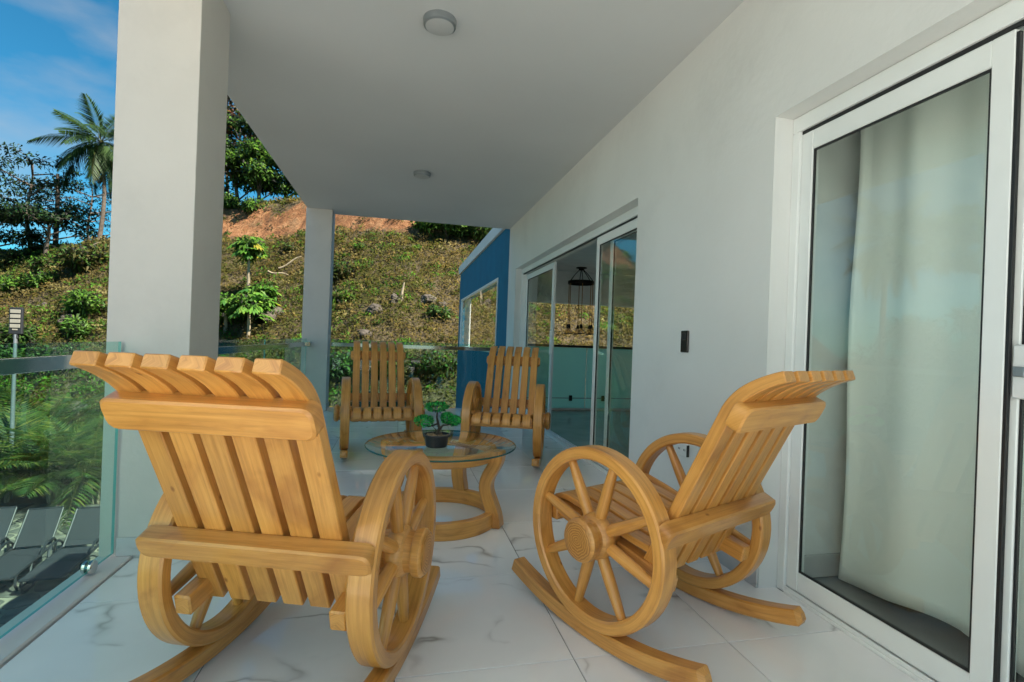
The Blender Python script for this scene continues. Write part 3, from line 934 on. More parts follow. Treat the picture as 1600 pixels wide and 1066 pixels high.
q4(mbw, [(0, 0, -3.6), (0.25, 0, -3.6), (0.25, 0, 2.98), (0, 0, 2.98)]); q4(mbw, [(0.25, BY, -3.6), (0, BY, -3.6), (0, BY, 2.98), (0.25, BY, 2.98)])
q4(mbw, [(0, WY0, WZ0), (0, WY1, WZ0), (0.25, WY1, WZ0), (0.25, WY0, WZ0)]); q4(mbw, [(0, WY1, WZ1), (0, WY0, WZ1), (0.25, WY0, WZ1), (0.25, WY1, WZ1)])
q4(mbw, [(0.25, WY0, WZ0), (0.25, WY0, WZ1), (0, WY0, WZ1), (0, WY0, WZ0)]); q4(mbw, [(0, WY1, WZ0), (0, WY1, WZ1), (0.25, WY1, WZ1), (0.25, WY1, WZ0)])
mbw.build('wall', 'blue', bw, 20)
bx('coping', (-0.05, 0.002, 2.981), (0.30, BY + 0.05, 3.20), 'wall', bw)
wf = bx('window', (-0.012, WY0, WZ0), (0.05, WY0 + 0.05, WZ1), 'alu', bw)
bx('window_frame', (-0.012, WY1 - 0.05, WZ0), (0.05, WY1, WZ1), 'alu', wf)
bx('window_frame', (-0.011, WY0 + 0.05, WZ1 - 0.05), (0.049, WY1 - 0.05, WZ1), 'alu', wf)
bx('window_frame', (-0.011, WY0 + 0.05, WZ0), (0.049, WY1 - 0.05, WZ0 + 0.05), 'alu', wf)
for a, b in ((WY0 + 0.05, WY1 - 0.05),):
    bx('pane', (0.015, a, WZ0 + 0.05), (0.021, b, WZ1 - 0.05), 'door_glass', wf, 0.0005)
bx('reflection_panel', (0.10, WY1 - 1.1, WZ0 + 0.05), (0.13, WY1 - 0.06, WZ1 - 0.03), 'int_wall', wf)  # white panel standing in for a whitish reflection at the window's far end

# ================================================================== rocking chairs
def make_chair():
    root = thing('rocking_chair', '', 'rocking chair', group='wagon wheel rocking chairs')
    RW, LW, T, ZC = 0.332, 0.3135, 0.078, 0.3815
    RT = 0.046
    for sgn in (-1, 1):
        n = 72
        ang = np.arange(n) * 2 * PI / n
        rm_ = RW - RT / 2
        P = [(sgn * LW, rm_ * math.cos(a), ZC + rm_ * math.sin(a)) for a in ang]
        V = [(0, math.cos(a), math.sin(a)) for a in ang]
        wb = MB().beam(P, (1, 0, 0), V, T, RT, 0.007, closed=True)
        # reverse winding not needed: normals fixed below
        wh = wb.build('wheel', 'wood', root)
        for k in range(8):
            a = k * PI / 4 + 0.28
            c, s = math.cos(a), math.sin(a)
            rr = np.linspace(0.055, RW - RT + 0.004, 7)
            rad = [0.021, 0.0225, 0.0225, 0.022, 0.0205, 0.0185, 0.0165]
            MB().tube([(sgn * LW, r * c, ZC + r * s) for r in rr], rad, 12).build('spoke', 'wood', wh)
        pr = [(0.0, -0.075), (0.055, -0.075), (0.062, -0.068), (0.066, -0.03), (0.080, -0.022), (0.086, -0.010), (0.086, 0.012), (0.078, 0.026), (0.068, 0.034),
              (0.065, 0.050), (0.066, 0.056), (0.076, 0.060), (0.079, 0.068), (0.078, 0.086), (0.070, 0.094), (0.050, 0.0965), (0.0, 0.0975)]
        if sgn < 0:
            pr = [(r, -z) for r, z in pr][::-1]
        MB().lathe(pr, (sgn * LW, 0, ZC), 'x', 36).build('hub', 'wood', wh, 40)
        cap = MB(); kq = 28; cap.ring_strip([np.array([(sgn * (LW + xq), rq * math.cos(t), ZC + rq * math.sin(t)) for t in (np.arange(kq) * 2 * PI / kq * sgn)]) for rq, xq in ((0.069, 0.0968), (0.066, 0.0992), (0.040, 0.1002), (0.0015, 0.1004))])
        cap.uv = [tuple((cap.v[i][1], cap.v[i][2] - ZC) for i in f) for f in cap.f]
        cap.build('hub_cap', 'endgrain', wh, 40)
        # rocker: shallow arc under the wheel
        RR = 1.45
        th = np.linspace(-0.335, 0.335, 22)
        P = [(sgn * LW, RR * math.sin(t), RR - (RR - 0.030) * math.cos(t)) for t in th]
        Vn = [(0, -math.sin(t), math.cos(t)) for t in th]
        MB().beam(P, (1, 0, 0), Vn, 0.062, 0.058, 0.006, endch=0.016).build('rocker', 'wood', root)
        # seat rail along the inside of the wheel
        Pr = [np.array([sgn * 0.238, y, 0.292 + (y + 0.29) * 0.20]) for y in np.linspace(-0.29, 0.30, 5)]
        dr = unit(np.array([0, 0.59, 0.118])); vr = np.cross(np.array([1.0, 0, 0]), dr)
        MB().beam(Pr, (1, 0, 0), vr, 0.052, 0.062, 0.005).build('seat_rail', 'wood', root)
    # back slats
    sl = np.array([0, -0.433, 0.901]); fwd = np.array([0, 0.901, 0.433])
    B0 = np.array([0, -0.180, 0.265]) + fwd * 0.021
    B1 = np.array([0, -0.486, 0.902]) + fwd * 0.021
    Ctl = np.array([0, -0.512, 0.988]); Tp = np.array([0, -0.636, 1.028])
    pts_ = [B0 + (B1 - B0) * t for t in np.linspace(0, 1, 6)]
    pts_ += [B1 * (1 - t) ** 2 + Ctl * 2 * t * (1 - t) + Tp * t * t for t in np.linspace(0, 1, 11)[1:]]
    pts_ = np.array(pts_)
    tg = unit(np.gradient(pts_, axis=0)); vv = np.cross(np.array([1.0, 0, 0]), tg)
    sw, pitch = 0.0655, 0.0872
    bs = MB().beam(pts_, (1, 0, 0), vv, sw, np.concatenate([np.full(9, 0.042), np.linspace(0.042, 0.034, len(pts_) - 9)]), 0.003).mesh('back_slat'); bs.materials.append(M['wood'])
    for k in range(6):
        inst('back_slat', bs, root, ((k - 2.5) * pitch, 0, 0))
    # back cross rails behind the slats
    def crossbar(zc_, half, hgt, dep, cut):
        y = -0.30 - 0.48 * (zc_ - 0.515)
        c = np.array([0, y, zc_]) - fwd * (dep / 2 + 0.0005)
        mb = MB()
        def outline(ins):
            o_ = []; hw, hh, r_ = half - ins, hgt / 2 - ins, cut
            for qx, qs, a0 in ((1, -1, -PI / 2), (1, 1, 0), (-1, 1, PI / 2), (-1, -1, PI)):
                for a in np.linspace(a0, a0 + PI / 2, 4):
                    o_.append((qx * (hw - r_) + r_ * math.cos(a), qs * (hh - r_) + r_ * math.sin(a)))
            return o_
        rings = []
        for u, ins in ((-dep / 2, 0.006), (-dep / 2 + 0.006, 0.0), (dep / 2 - 0.002, 0.0), (dep / 2, 0.002)):
            rings.append(np.array([c + np.array([x, 0, 0]) + fwd * u + sl * w for x, w in outline(ins)]))
        n0 = len(mb.f)
        mb.ring_strip(rings)
        mb.uv = [tuple((mb.v[i][0], (mb.v[i][2] - zc_) + mb.v[i][1] * 0.6) for i in f) for f in mb.f]
        return mb
    crossbar(0.905, 0.274, 0.090, 0.050, 0.024).build('back_rail', 'wood', root)
    crossbar(0.497, 0.347, 0.076, 0.054, 0.026).build('back_rail', 'wood', root)
    # seat slats with rolled front
    sp = [(-0.195, 0.383), (-0.12, 0.392), (0.0, 0.412), (0.12, 0.436), (0.22, 0.452), (0.265, 0.452), (0.295, 0.440), (0.312, 0.418), (0.318, 0.392), (0.318, 0.372)]
    P = np.array([(0, y, z) for y, z in sp]); tg = unit(np.gradient(P, axis=0)); vv = np.cross(np.array([1.0, 0, 0]), tg)
    ss = MB().beam(P, (1, 0, 0), vv, 0.069, 0.025, 0.003).mesh('seat_slat'); ss.materials.append(M['wood'])
    for k in range(6):
        inst('seat_slat', ss, root, ((k - 2.5) * pitch * 0.99, 0, 0))
    bx('front_rail', (-0.27, 0.265, 0.350), (0.27, 0.302, 0.405), 'wood', root, 0.004)
    return root
ch0 = make_chair()
chairs = [(-0.270, 1.830, -0.3345, -0.02, 'wooden rocking chair with wagon wheel arms, slatted back toward the viewer, beside the left railing'),
          (1.033, 1.893, 0.420, -0.018, 'wooden rocking chair with wagon wheel arms standing in front of the right curtained door'),
          (-0.150, 4.887, 3.242, 0.0, 'wooden wagon wheel rocking chair facing the viewer, between corner column and small bonsai'),
          (0.987, 4.534, 2.812, 0.0, 'wooden wagon wheel rocking chair facing the viewer, beside the open living room door')]
for i, (x, y, th, rk, lab) in enumerate(chairs):
    o = ch0 if i == 0 else copy_tree(ch0)
    o.location = (x, y, 0.0); o.rotation_euler = (rk * 0, 0, th); o['label'] = lab

# ================================================================== coffee table
tb = thing('coffee_table', 'round glass coffee table on a curved honey wood stand', 'table', (0.278, 3.081, 0), 0.12)
def ring_part(name, r, z0, z1, wd):
    n = 64; ang = np.arange(n) * 2 * PI / n
    MB().beam([((r - wd / 2) * math.cos(a), (r - wd / 2) * math.sin(a), (z0 + z1) / 2) for a in ang], [(math.cos(a), math.sin(a), 0) for a in ang], (0, 0, 1), wd, z1 - z0, 0.005, closed=True).build(name, 'wood', tb)
ring_part('base_ring', 0.356, 0.0, 0.092, 0.05)
ring_part('top_ring', 0.335, 0.385, 0.450, 0.04)
for k in range(4):
    a = k * PI / 2 - 0.62
    e = np.array([math.cos(a), math.sin(a), 0]); tn = np.array([-math.sin(a), math.cos(a), 0])
    prof = [(0.365, 0.0), (0.362, 0.05), (0.34, 0.11), (0.312, 0.17), (0.295, 0.22), (0.297, 0.27), (0.32, 0.32), (0.352, 0.37), (0.365, 0.41), (0.362, 0.45)]
    t_ = np.linspace(0, len(prof) - 1, 22); pf = np.stack([np.interp(t_, np.arange(len(prof)), [p[0] for p in prof]), np.interp(t_, np.arange(len(prof)), [p[1] for p in prof])], 1)
    for _ in range(2):
        pf[1:-1] = (pf[:-2] + 2 * pf[1:-1] + pf[2:]) / 4
    P = np.array([e * r + np.array([0, 0, z]) for r, z in pf]); tg = unit(np.gradient(P, axis=0)); vv = np.cross(tn, tg)
    MB().beam(P, tn, vv, 0.085, 0.072, 0.006).build('leg', 'wood', tb)
tp = MB().lathe([(0.0, 0.452), (0.450, 0.452), (0.454, 0.455), (0.454, 0.459), (0.450, 0.462), (0.0, 0.462)], k=96).build('table_top', 'table_glass', tb, 60)
tp.data.materials.append(M['table_edge'])
for p in tp.data.polygons:
    c = p.center
    if math.hypot(c.x, c.y) > 0.44 and 0.4525 < c.z < 0.4615: p.material_index = 1

# bonsai
PBX, PBY, PBZ = 0.238, 2.985, 0.4625
bo = thing('bonsai_plant', 'small artificial bonsai with three bright green pads in a black pot', 'plant', (PBX, PBY, PBZ))
pot = MB().lathe([(0.0, 0.0), (0.058, 0.0), (0.062, 0.004), (0.070, 0.060), (0.079, 0.062), (0.081, 0.068), (0.079, 0.074), (0.073, 0.074), (0.071, 0.064), (0.0, 0.064)], k=36).build('pot', 'pot', bo)
pb = MB()
for k in range(70):
    a, r = rng.uniform(0, 6.28), 0.066 * math.sqrt(rng.random()); q = rng.uniform(0.005, 0.009)
    pb.lathe([(0, -q * 0.6), (q * 0.8, -q * 0.3), (q, 0.0), (q * 0.6, q * 0.6), (0, q * 0.7)], (r * math.cos(a), r * math.sin(a), 0.067), k=6)
pbo = pb.build('pebbles', 'pebble', bo); pbo['kind'] = 'stuff'
st = MB()
st.tube([(0.0, 0, 0.06), (0.006, 0, 0.085), (0.012, 0.0, 0.11), (0.004, 0, 0.14), (-0.004, 0, 0.17), (-0.002, 0, 0.20)], [0.011, 0.009, 0.008, 0.0075, 0.006, 0.004], 8)
st.tube([(0.012, 0, 0.105), (0.035, 0, 0.125), (0.065, -0.005, 0.128), (0.09, 0, 0.135)], [0.007, 0.006, 0.004, 0.003], 7)
st.tube([(0.006, 0, 0.135), (-0.02, 0, 0.125), (-0.05, 0.005, 0.115), (-0.075, 0, 0.125)], [0.006, 0.005, 0.004, 0.003], 7)
for k in range(9):
    a = rng.uniform(0, 6.28); st.tube([(0.01 + 0.03 * math.cos(a), 0.03 * math.sin(a), 0.065), (0.012 + 0.02 * math.cos(a), 0.02 * math.sin(a), 0.095), (0.03 * math.cos(a + 1), 0.02 * math.sin(a), 0.118)], 0.0014, 4)
st.build('trunk', 'stem', bo)
GRN = [(0.02, 0.36, 0.07), (0.03, 0.45, 0.08), (0.07, 0.55, 0.08), (0.01, 0.22, 0.06)]
for (cx, cy, cz, rx, ry, rz) in ((-0.005, 0, 0.232, 0.072, 0.05, 0.027), (-0.076, -0.005, 0.150, 0.056, 0.045, 0.032), (0.058, 0.0, 0.166, 0.036, 0.036, 0.033), (0.100, 0.0, 0.152, 0.036, 0.034, 0.028)):
    lb = LB(); n = 900
    d = rand_dirs(n, 0.35); c = np.array([cx, cy, cz]) + d * np.array([rx, ry, rz]) * rng.uniform(0.6, 1.0, (n, 1))
    dd = unit(d + rand_dirs(n, 0.3) * 0.8)
    lb.add(c, dd, sides(dd), rng.uniform(0.009, 0.016, n), rng.uniform(0.005, 0.008, n), np.minimum(pick(GRN, n, 0.35) * 3.4, 0.95), 0.0, nrm=d * 0.7 + rand_dirs(n, 0.3) * 0.6)
    lb.build('leaf_pad', 'bonsai_leaf', bo)

# ================================================================== pool deck below
def make_lounger():
    r = thing('sun_lounger', '', 'sun lounger', group='charcoal sun loungers on the pool terrace')
    # local: +y toward the head, origin under the seat centre
    for s in (-1, 1):
        P = [(s * 0.30, -1.05, 0.30), (s * 0.30, -0.4, 0.31), (s * 0.30, 0.15, 0.32), (s * 0.30, 0.30, 0.34)]
        MB().tube(P, 0.024, 8).build('side_rail', 'charcoal', r)
        MB().tube([(s * 0.31, -0.95, 0.30), (s * 0.32, -0.98, 0.15), (s * 0.32, -0.90, 0.03), (s * 0.32, -0.60, 0.02), (s * 0.32, -0.50, 0.12), (s * 0.31, -0.42, 0.30)], 0.022, 8).build('leg', 'charcoal', r)
        MB().tube([(s * 0.31, -0.15, 0.31), (s * 0.33, -0.10, 0.42), (s * 0.34, 0.05, 0.50), (s * 0.34, 0.28, 0.49), (s * 0.33, 0.40, 0.40), (s * 0.32, 0.42, 0.20), (s * 0.32, 0.44, 0.02)], 0.022, 8).build('armrest', 'charcoal', r)
        MB().tube([(s * 0.28, 0.30, 0.34), (s * 0.28, 0.55, 0.62), (s * 0.28, 0.80, 0.92)], 0.02, 8).build('back_frame', 'charcoal', r)
    MB().box((-0.285, -1.05, 0.312), (0.285, 0.26, 0.328), 0.004).build('seat_sling', 'sling', r)
    d = unit(np.array([0, 0.50, 0.58])); v = np.cross(np.array([1.0, 0, 0]), d)
    MB().beam([np.array([0, 0.31, 0.35]), np.array([0, 0.81, 0.93])], (1, 0, 0), v, 0.57, 0.014, 0.004).build('back_sling', 'sling', r)
    MB().tube([(-0.28, 0.81, 0.93), (0.28, 0.81, 0.93)], 0.02, 8).build('head_bar', 'charcoal', r)
    MB().tube([(-0.30, -1.05, 0.30), (0.30, -1.05, 0.30)], 0.022, 8).build('foot_bar', 'charcoal', r)
    return r
lg = make_lounger()
for i, (x, y, lab) in enumerate(((-7.62, 11.35, 'charcoal sun lounger seen through the railing glass, leftmost of three'),
                                 (-6.78, 11.25, 'charcoal sun lounger seen through the railing glass, middle of three'),
                                 (-5.95, 11.20, 'charcoal sun lounger seen through the railing glass, rightmost, nearest the column'))):
    o = lg if i == 0 else copy_tree(lg)
    o.location = (x, y, GZ + 0.012); o.rotation_euler = (0, 0, 0.18 - 0.04 * i); o['label'] = lab

# solar street lamp
LPX = at(25, 505, 16.0)
lp = thing('street_lamp', 'solar street lamp with four LED blocks on a thin steel pole', 'street lamp', (LPX[0], LPX[1], GZ))
zt = LPX[2] - GZ
MB().tube([(0, 0, 0), (0, 0, zt - 0.30)], [0.055, 0.04], 12).build('pole', 'steel', lp)
hd = MB().box((-0.155, -0.03, zt - 0.30), (0.155, 0.05, zt + 0.42), 0.02).build('lamp_head', 'lamp_head', lp)
for k in range(4):
    z = zt + 0.36 - k * 0.13
    bx('led_block', (-0.115, -0.045, z - 0.095), (0.115, -0.0305, z), 'led', hd, 0.006)
bx('sensor', (-0.06, -0.042, zt - 0.19), (0.06, -0.0305, zt - 0.155), 'led', hd, 0.003)
MB().box((-0.06, -0.025, zt - 0.42), (0.06, 0.045, zt - 0.29), 0.015).build('collar', 'lamp_head', lp)

# ================================================================== plants
G_DARK = [(0.020, 0.055, 0.016), (0.03, 0.075, 0.02), (0.04, 0.09, 0.025)]
G_MID = [(0.045, 0.11, 0.02), (0.06, 0.14, 0.025), (0.085, 0.17, 0.03)]
G_BRIGHT = [(0.07, 0.19, 0.02), (0.11, 0.25, 0.03), (0.15, 0.28, 0.04), (0.05, 0.13, 0.02)]
OLIVE = [(0.085, 0.085, 0.02), (0.12, 0.11, 0.03), (0.075, 0.095, 0.022), (0.06, 0.065, 0.018)]
BROWN = [(0.15, 0.095, 0.038), (0.20, 0.14, 0.06), (0.11, 0.07, 0.03), (0.27, 0.20, 0.10), (0.12, 0.10, 0.035)]
STRAW = [(0.26, 0.21, 0.12), (0.31, 0.26, 0.17), (0.21, 0.165, 0.09)]

# ground cover over the whole visible slope
def cover():
    lb = LB()
    n = 95000
    y = 11.5 + 30 * rng.random(n) ** 0.85
    s = rng.uniform(-0.74, 0.62, n)
    x = s * y
    z = hill_z(x, y)
    cl = clay(x, y)
    ok = (z > GZ + 0.02) & (rng.random(n) > cl * 0.95)
    x, y, z = x[ok], y[ok], z[ok]
    f = bumps(x * 0.55 + 3, y * 0.55) + 0.35 * bumps(x * 2.1, y * 2.1 + 5)
    f2 = bumps(x * 0.8 - 9, y * 0.7 + 2) + 0.4 * bumps(x * 2.9, y * 2.3)
    gsh = sstep(-6.0, -14.0, x) * 0.55 + sstep(1.5, -3.0, z) * 0.5
    for k in range(4):
        m_ = len(x)
        c = np.stack([x, y, z], 1) + rng.normal(size=(m_, 3)) * np.array([0.10, 0.10, 0.05])
        c[:, 2] += 0.03 + 0.16 * np.maximum(f, 0) * rng.random(m_)
        d = rand_dirs(m_, 0.75)
        q = f + gsh * 1.3 + rng.normal(size=m_) * 0.35
        col = np.where((q > 0.95)[:, None], pick(G_MID, m_), np.where((q > 0.05)[:, None], pick(OLIVE, m_), pick(BROWN, m_)))
        st_ = (f2 > 0.75) & (rng.random(m_) < 0.30)
        col = np.where(st_[:, None], pick(STRAW, m_), col)
        L = rng.uniform(0.06, 0.17, m_) * (1 + 0.6 * (q > 0.9)) * (0.55 + y / 45)
        wg_ = sstep(-0.5, 0.5, f + gsh); w2_ = sstep(0.5, 1.4, f + gsh * 1.3)
        mean_ = (np.mean(BROWN, 0) * 0.8 * (1 - wg_)[:, None] + np.mean(OLIVE, 0) * wg_[:, None]) * (1 - w2_)[:, None] + np.mean(G_MID, 0) * w2_[:, None]
        col = col * 0.45 + mean_ * 0.62 * 0.55
        lb.add(c, d, sides(d), L, L * rng.uniform(0.25, 0.5, m_), col, 0.2, nrm=np.array([0, -0.5, 0.85]) + rand_dirs(m_) * 0.32)
    # mounds of brush
    nm = 4200
    y = 12.5 + 27 * rng.random(nm) ** 0.8; x = rng.uniform(-0.72, 0.5, nm) * y; z = hill_z(x, y)
    ok = (z > GZ + 0.1) & (rng.random(nm) > clay(x, y) * 0.90)
    x, y, z = x[ok], y[ok], z[ok]; nm = len(x)
    f = bumps(x * 0.55 + 3, y * 0.55) + 0.6 * rng.normal(size=nm)
    left = sstep(-8.0, -14.0, x); low = sstep(1.5, -3.0, z)
    kl = 52
    r = rng.uniform(0.16, 0.55, nm) * (0.7 + y / 70)
    cx, cy, cz, rr = (np.repeat(a, kl) for a in (x, y, z, r))
    d = rand_dirs(nm * kl, 0.35); d[:, 2] = np.abs(d[:, 2])
    c = np.stack([cx, cy, cz - 0.05], 1) + d * rr[:, None] * np.array([1, 1, 0.75]) * rng.uniform(0.5, 1.0, (nm * kl, 1))
    u = rng.random(nm) - 0.18 * f - 0.30 * left - 0.35 * low - 0.06
    pal = np.where(u < 0.02, 0, np.where(u < 0.17, 1, np.where(u < 0.52, 2, np.where(u < 0.93, 3, 4))))
    pal = np.where((left > 0.5) & (rng.random(nm) < 0.22), 4, pal)
    P5 = [G_BRIGHT, G_MID, OLIVE, BROWN, STRAW]
    pr_ = np.repeat(pal, kl); col = np.zeros((nm * kl, 3))
    for q in range(5):
        m_ = pr_ == q; col[m_] = pick(P5[q], int(m_.sum()))
    shade = np.repeat(rng.uniform(0.75, 1.25, nm), kl)[:, None]
    dd = unit(d * 0.6 + rand_dirs(nm * kl, 0.4) * 0.9)
    L = rng.uniform(0.07, 0.19, nm * kl) * (0.6 + cy / 50)
    cm_ = col.reshape(nm, kl, 3).mean(1).repeat(kl, 0)
    lb.add(c, dd, sides(dd), L, L * rng.uniform(0.25, 0.5, nm * kl), (col * 0.4 + cm_ * 0.6) * shade, 0.2, nrm=d * 0.9 + np.array([0, -0.3, 0.5]) + rand_dirs(nm * kl, 0.3) * 0.3)
    lb.Cc = [a * np.array([1.5, 1.62, 1.05]) for a in lb.Cc]
    o = lb.build('ground_cover', 'cover')
    tag(o, 'dry brown and olive brush covering the hillside', 'brush', kind='stuff')
cover()
LEAF_GAIN = 1.5

def bush(px, py, r, cols, n, L, label, group=None, flat=0.75, p=None, wd=0.4):
    p = hit(px, py) if p is None else np.asarray(p, float)
    z0 = float(hill_z(p[0], p[1]))
    o = thing('bush', label, 'bush', (p[0], p[1], z0), 0, group)
    lb = LB()
    k = 7
    for q in range(k):
        a = rng.uniform(0, 6.28); rr = r * 0.55 * math.sqrt(rng.random())
        cz = r * flat * rng.uniform(0.25, 0.8)
        clump(lb, (rr * math.cos(a), rr * math.sin(a), cz), np.array([r, r, r * flat]) * rng.uniform(0.35, 0.6), n // k, L, L * wd, cols, 0.3, 0.25, 0.35)
    lb.build('foliage', 'leaf', o)
    sm_ = MB()
    for q in range(4):
        a = rng.uniform(0, 6.28)
        sm_.tube([(0, 0, -0.1), (0.2 * r * math.cos(a), 0.2 * r * math.sin(a), 0.25 * r), (0.5 * r * math.cos(a), 0.5 * r * math.sin(a), 0.6 * r * flat)], [0.03 * r + 0.01, 0.02 * r + 0.006, 0.006], 5)
    sm_.build('stems', 'bark', o)
    return o
Gs = 'green shrubs among the dry brush'
bush(20, 415, 1.3, G_MID + OLIVE, 1300, 0.26, 'green shrub at the left edge of the hillside below the leafy tree', Gs)
bush(70, 430, 1.2, G_MID + OLIVE + G_BRIGHT, 1200, 0.24, 'mid green shrub on the upper left slope left of the fallen brush', Gs)
bush(135, 420, 1.5, G_MID + OLIVE, 1700, 0.34, 'large leafed shrub on the left slope beside the wide column', Gs, wd=0.3)
bush(20, 460, 1.0, G_BRIGHT, 900, 0.22, 'yellow green shrub at the left edge above the street lamp', Gs)
bush(62, 450, 0.9, G_BRIGHT, 800, 0.22, 'small yellow green shrub just right above the street lamp head', Gs)
bush(140, 492, 1.2, G_BRIGHT, 1200, 0.22, 'bright feathery green shrub beside the wide column at left', Gs)
bush(120, 525, 0.9, G_MID + G_BRIGHT, 900, 0.2, 'green shrub just above the left chair top slats', Gs)
bush(40, 545, 1.1, G_MID, 1000, 0.22, 'broad leafed shrub behind the street lamp pole', Gs)
bush(10, 580, 1.4, G_MID, 1200, 0.22, 'shrub seen through the glass at the left photo edge', Gs)
bush(100, 590, 1.4, G_DARK + G_MID, 1300, 0.2, 'dense shrub seen through the glass left of the column', Gs)
bush(350, 505, 0.8, G_BRIGHT, 800, 0.18, 'low green shrub at the foot of the papaya trees', Gs)
bush(525, 440, 1.1, OLIVE + G_MID, 1200, 0.2, 'upright olive shrub right beside the corner column', Gs)
bush(532, 475, 0.8, G_BRIGHT + OLIVE, 700, 0.2, 'pale yellow green shrub low beside the corner column', Gs)
bush(565, 392, 0.35, G_BRIGHT, 220, 0.2, 'tiny vivid green plant on the slope between corner column and rocks', Gs)
bush(685, 497, 0.6, G_MID, 500, 0.16, 'low green tuft on the slope left of the blue wing', Gs)
bush(590, 590, 1.2, G_MID + OLIVE, 1300, 0.18, 'leafy green bush behind the far left chair, seen through glass', Gs)
bush(535, 590, 1.1, G_DARK + G_MID, 1100, 0.18, 'dark leafy bush beside the corner column, seen through glass', Gs)
bush(690, 590, 1.2, OLIVE + G_MID, 1300, 0.18, 'olive bush left of the blue wing, seen through the far glass', Gs)
bush(455, 395, 0.6, G_MID + OLIVE, 420, 0.18, 'small shrub on the slope just left of the corner column', Gs)
bush(395, 330, 0.9, G_BRIGHT, 700, 0.22, 'bright green shrub hanging over the orange clay bank', Gs)
bush(700, 372, 1.6, G_MID + G_BRIGHT, 1700, 0.26, 'thick green shrub at the top of slope left of the blue wing', Gs)
bush(740, 372, 1.7, G_MID, 1700, 0.26, 'thick dark green shrub at slope top behind the white coping', Gs)
bush(672, 362, 1.1, G_BRIGHT, 1000, 0.24, 'green shrub at the right end of the orange clay bank', Gs)

# rocks
def rock(px, py, r, label, p=None):
    p = hit(px, py) if p is None else p
    import bmesh
    bm = bmesh.new(); bmesh.ops.create_icosphere(bm, subdivisions=4, radius=1)
    ph = rng.uniform(0, 6, (5, 3)); kk = rng.normal(size=(5, 3)) * 2.2
    for v in bm.verts:
        c = np.array(v.co); q = 1 + sum(0.11 * math.sin(kk[i] @ c + ph[i, 0]) for i in range(5)) + sum(0.035 * math.sin(3.5 * kk[i] @ c + ph[i, 1]) for i in range(5))
        q = round(q * 7) / 7 * 0.5 + q * 0.5
        v.co = Vector((c[0] * q * r * 0.8, c[1] * q * r * 0.65, c[2] * q * r * 0.6))
    me = bpy.data.meshes.new('rock'); bm.to_mesh(me); bm.free()
    me.materials.append(M['rock'])
    o = bpy.data.objects.new('rock', me); C.objects.link(o)
    o.location = (p[0], p[1], float(hill_z(p[0], p[1])) + r * 0.02); o.rotation_euler = (0, 0, rng.uniform(0, 6))
    tag(o, label, 'rock', 'pale limestone rocks on the hillside')
for a in ((585, 487, 0.45, 'pale limestone rock in the brush near the slope middle, left of three'), (617, 470, 0.34, 'small limestone rock in the brush near a dead stump'),
          (667, 473, 0.48, 'pinkish limestone rock on the slope left of the blue wing'), (572, 524, 0.32, 'pointed pale rock just above the far left chair'),
          (430, 495, 0.62, 'broad grey limestone rock right of the papaya trees'), (345, 498, 0.42, 'grey rock beside the wide column below the papaya leaves'),
          (110, 505, 0.55, 'pale rock on the left slope beside bright feathery shrub'), (70, 480, 0.4, 'rock half buried in the left slope'),
          (690, 478, 0.26, 'small limestone rock nearest the blue wing'), (120, 640, 0.45, 'large rock at the hill foot behind the left glass')):
    rock(*a)
# dead stump and fallen branches
p = hit(627, 470); o = thing('dead_stump', 'thin pale dead stump standing on the slope among rocks', 'stump', (p[0], p[1], p[2]))
MB().tube([(0, 0, -0.2), (0.02, 0, 0.35), (0.09, 0, 0.75)], [0.07, 0.055, 0.03], 7).build('trunk', 'palebark', o)
for (px, py, L, ang, lab) in ((437, 432, 1.0, 0.25, 'short pale fallen branch on slope between the columns'), (455, 415, 1.2, -0.5, 'thin fallen branch on the slope left of corner column'),
                              (130, 400, 2.2, -0.6, 'long dry fallen branch lying on the left slope'), (425, 300, 1.6, -0.75, 'bare log on the edge of the orange clay bank')):
    p = hit(px, py); br = MB()
    q = [(t * L * math.cos(ang), -0.05, -t * L * math.sin(ang) + 0.08 * math.sin(t * 5)) for t in np.linspace(-0.5, 0.5, 7)]
    br.tube(q, [0.05, 0.045, 0.04, 0.04, 0.035, 0.03, 0.02], 6)
    o = br.build('fallen_branch', 'palebark'); o.location = (p[0], p[1] - 0.25, p[2] + 0.12); tag(o, lab, 'branch')

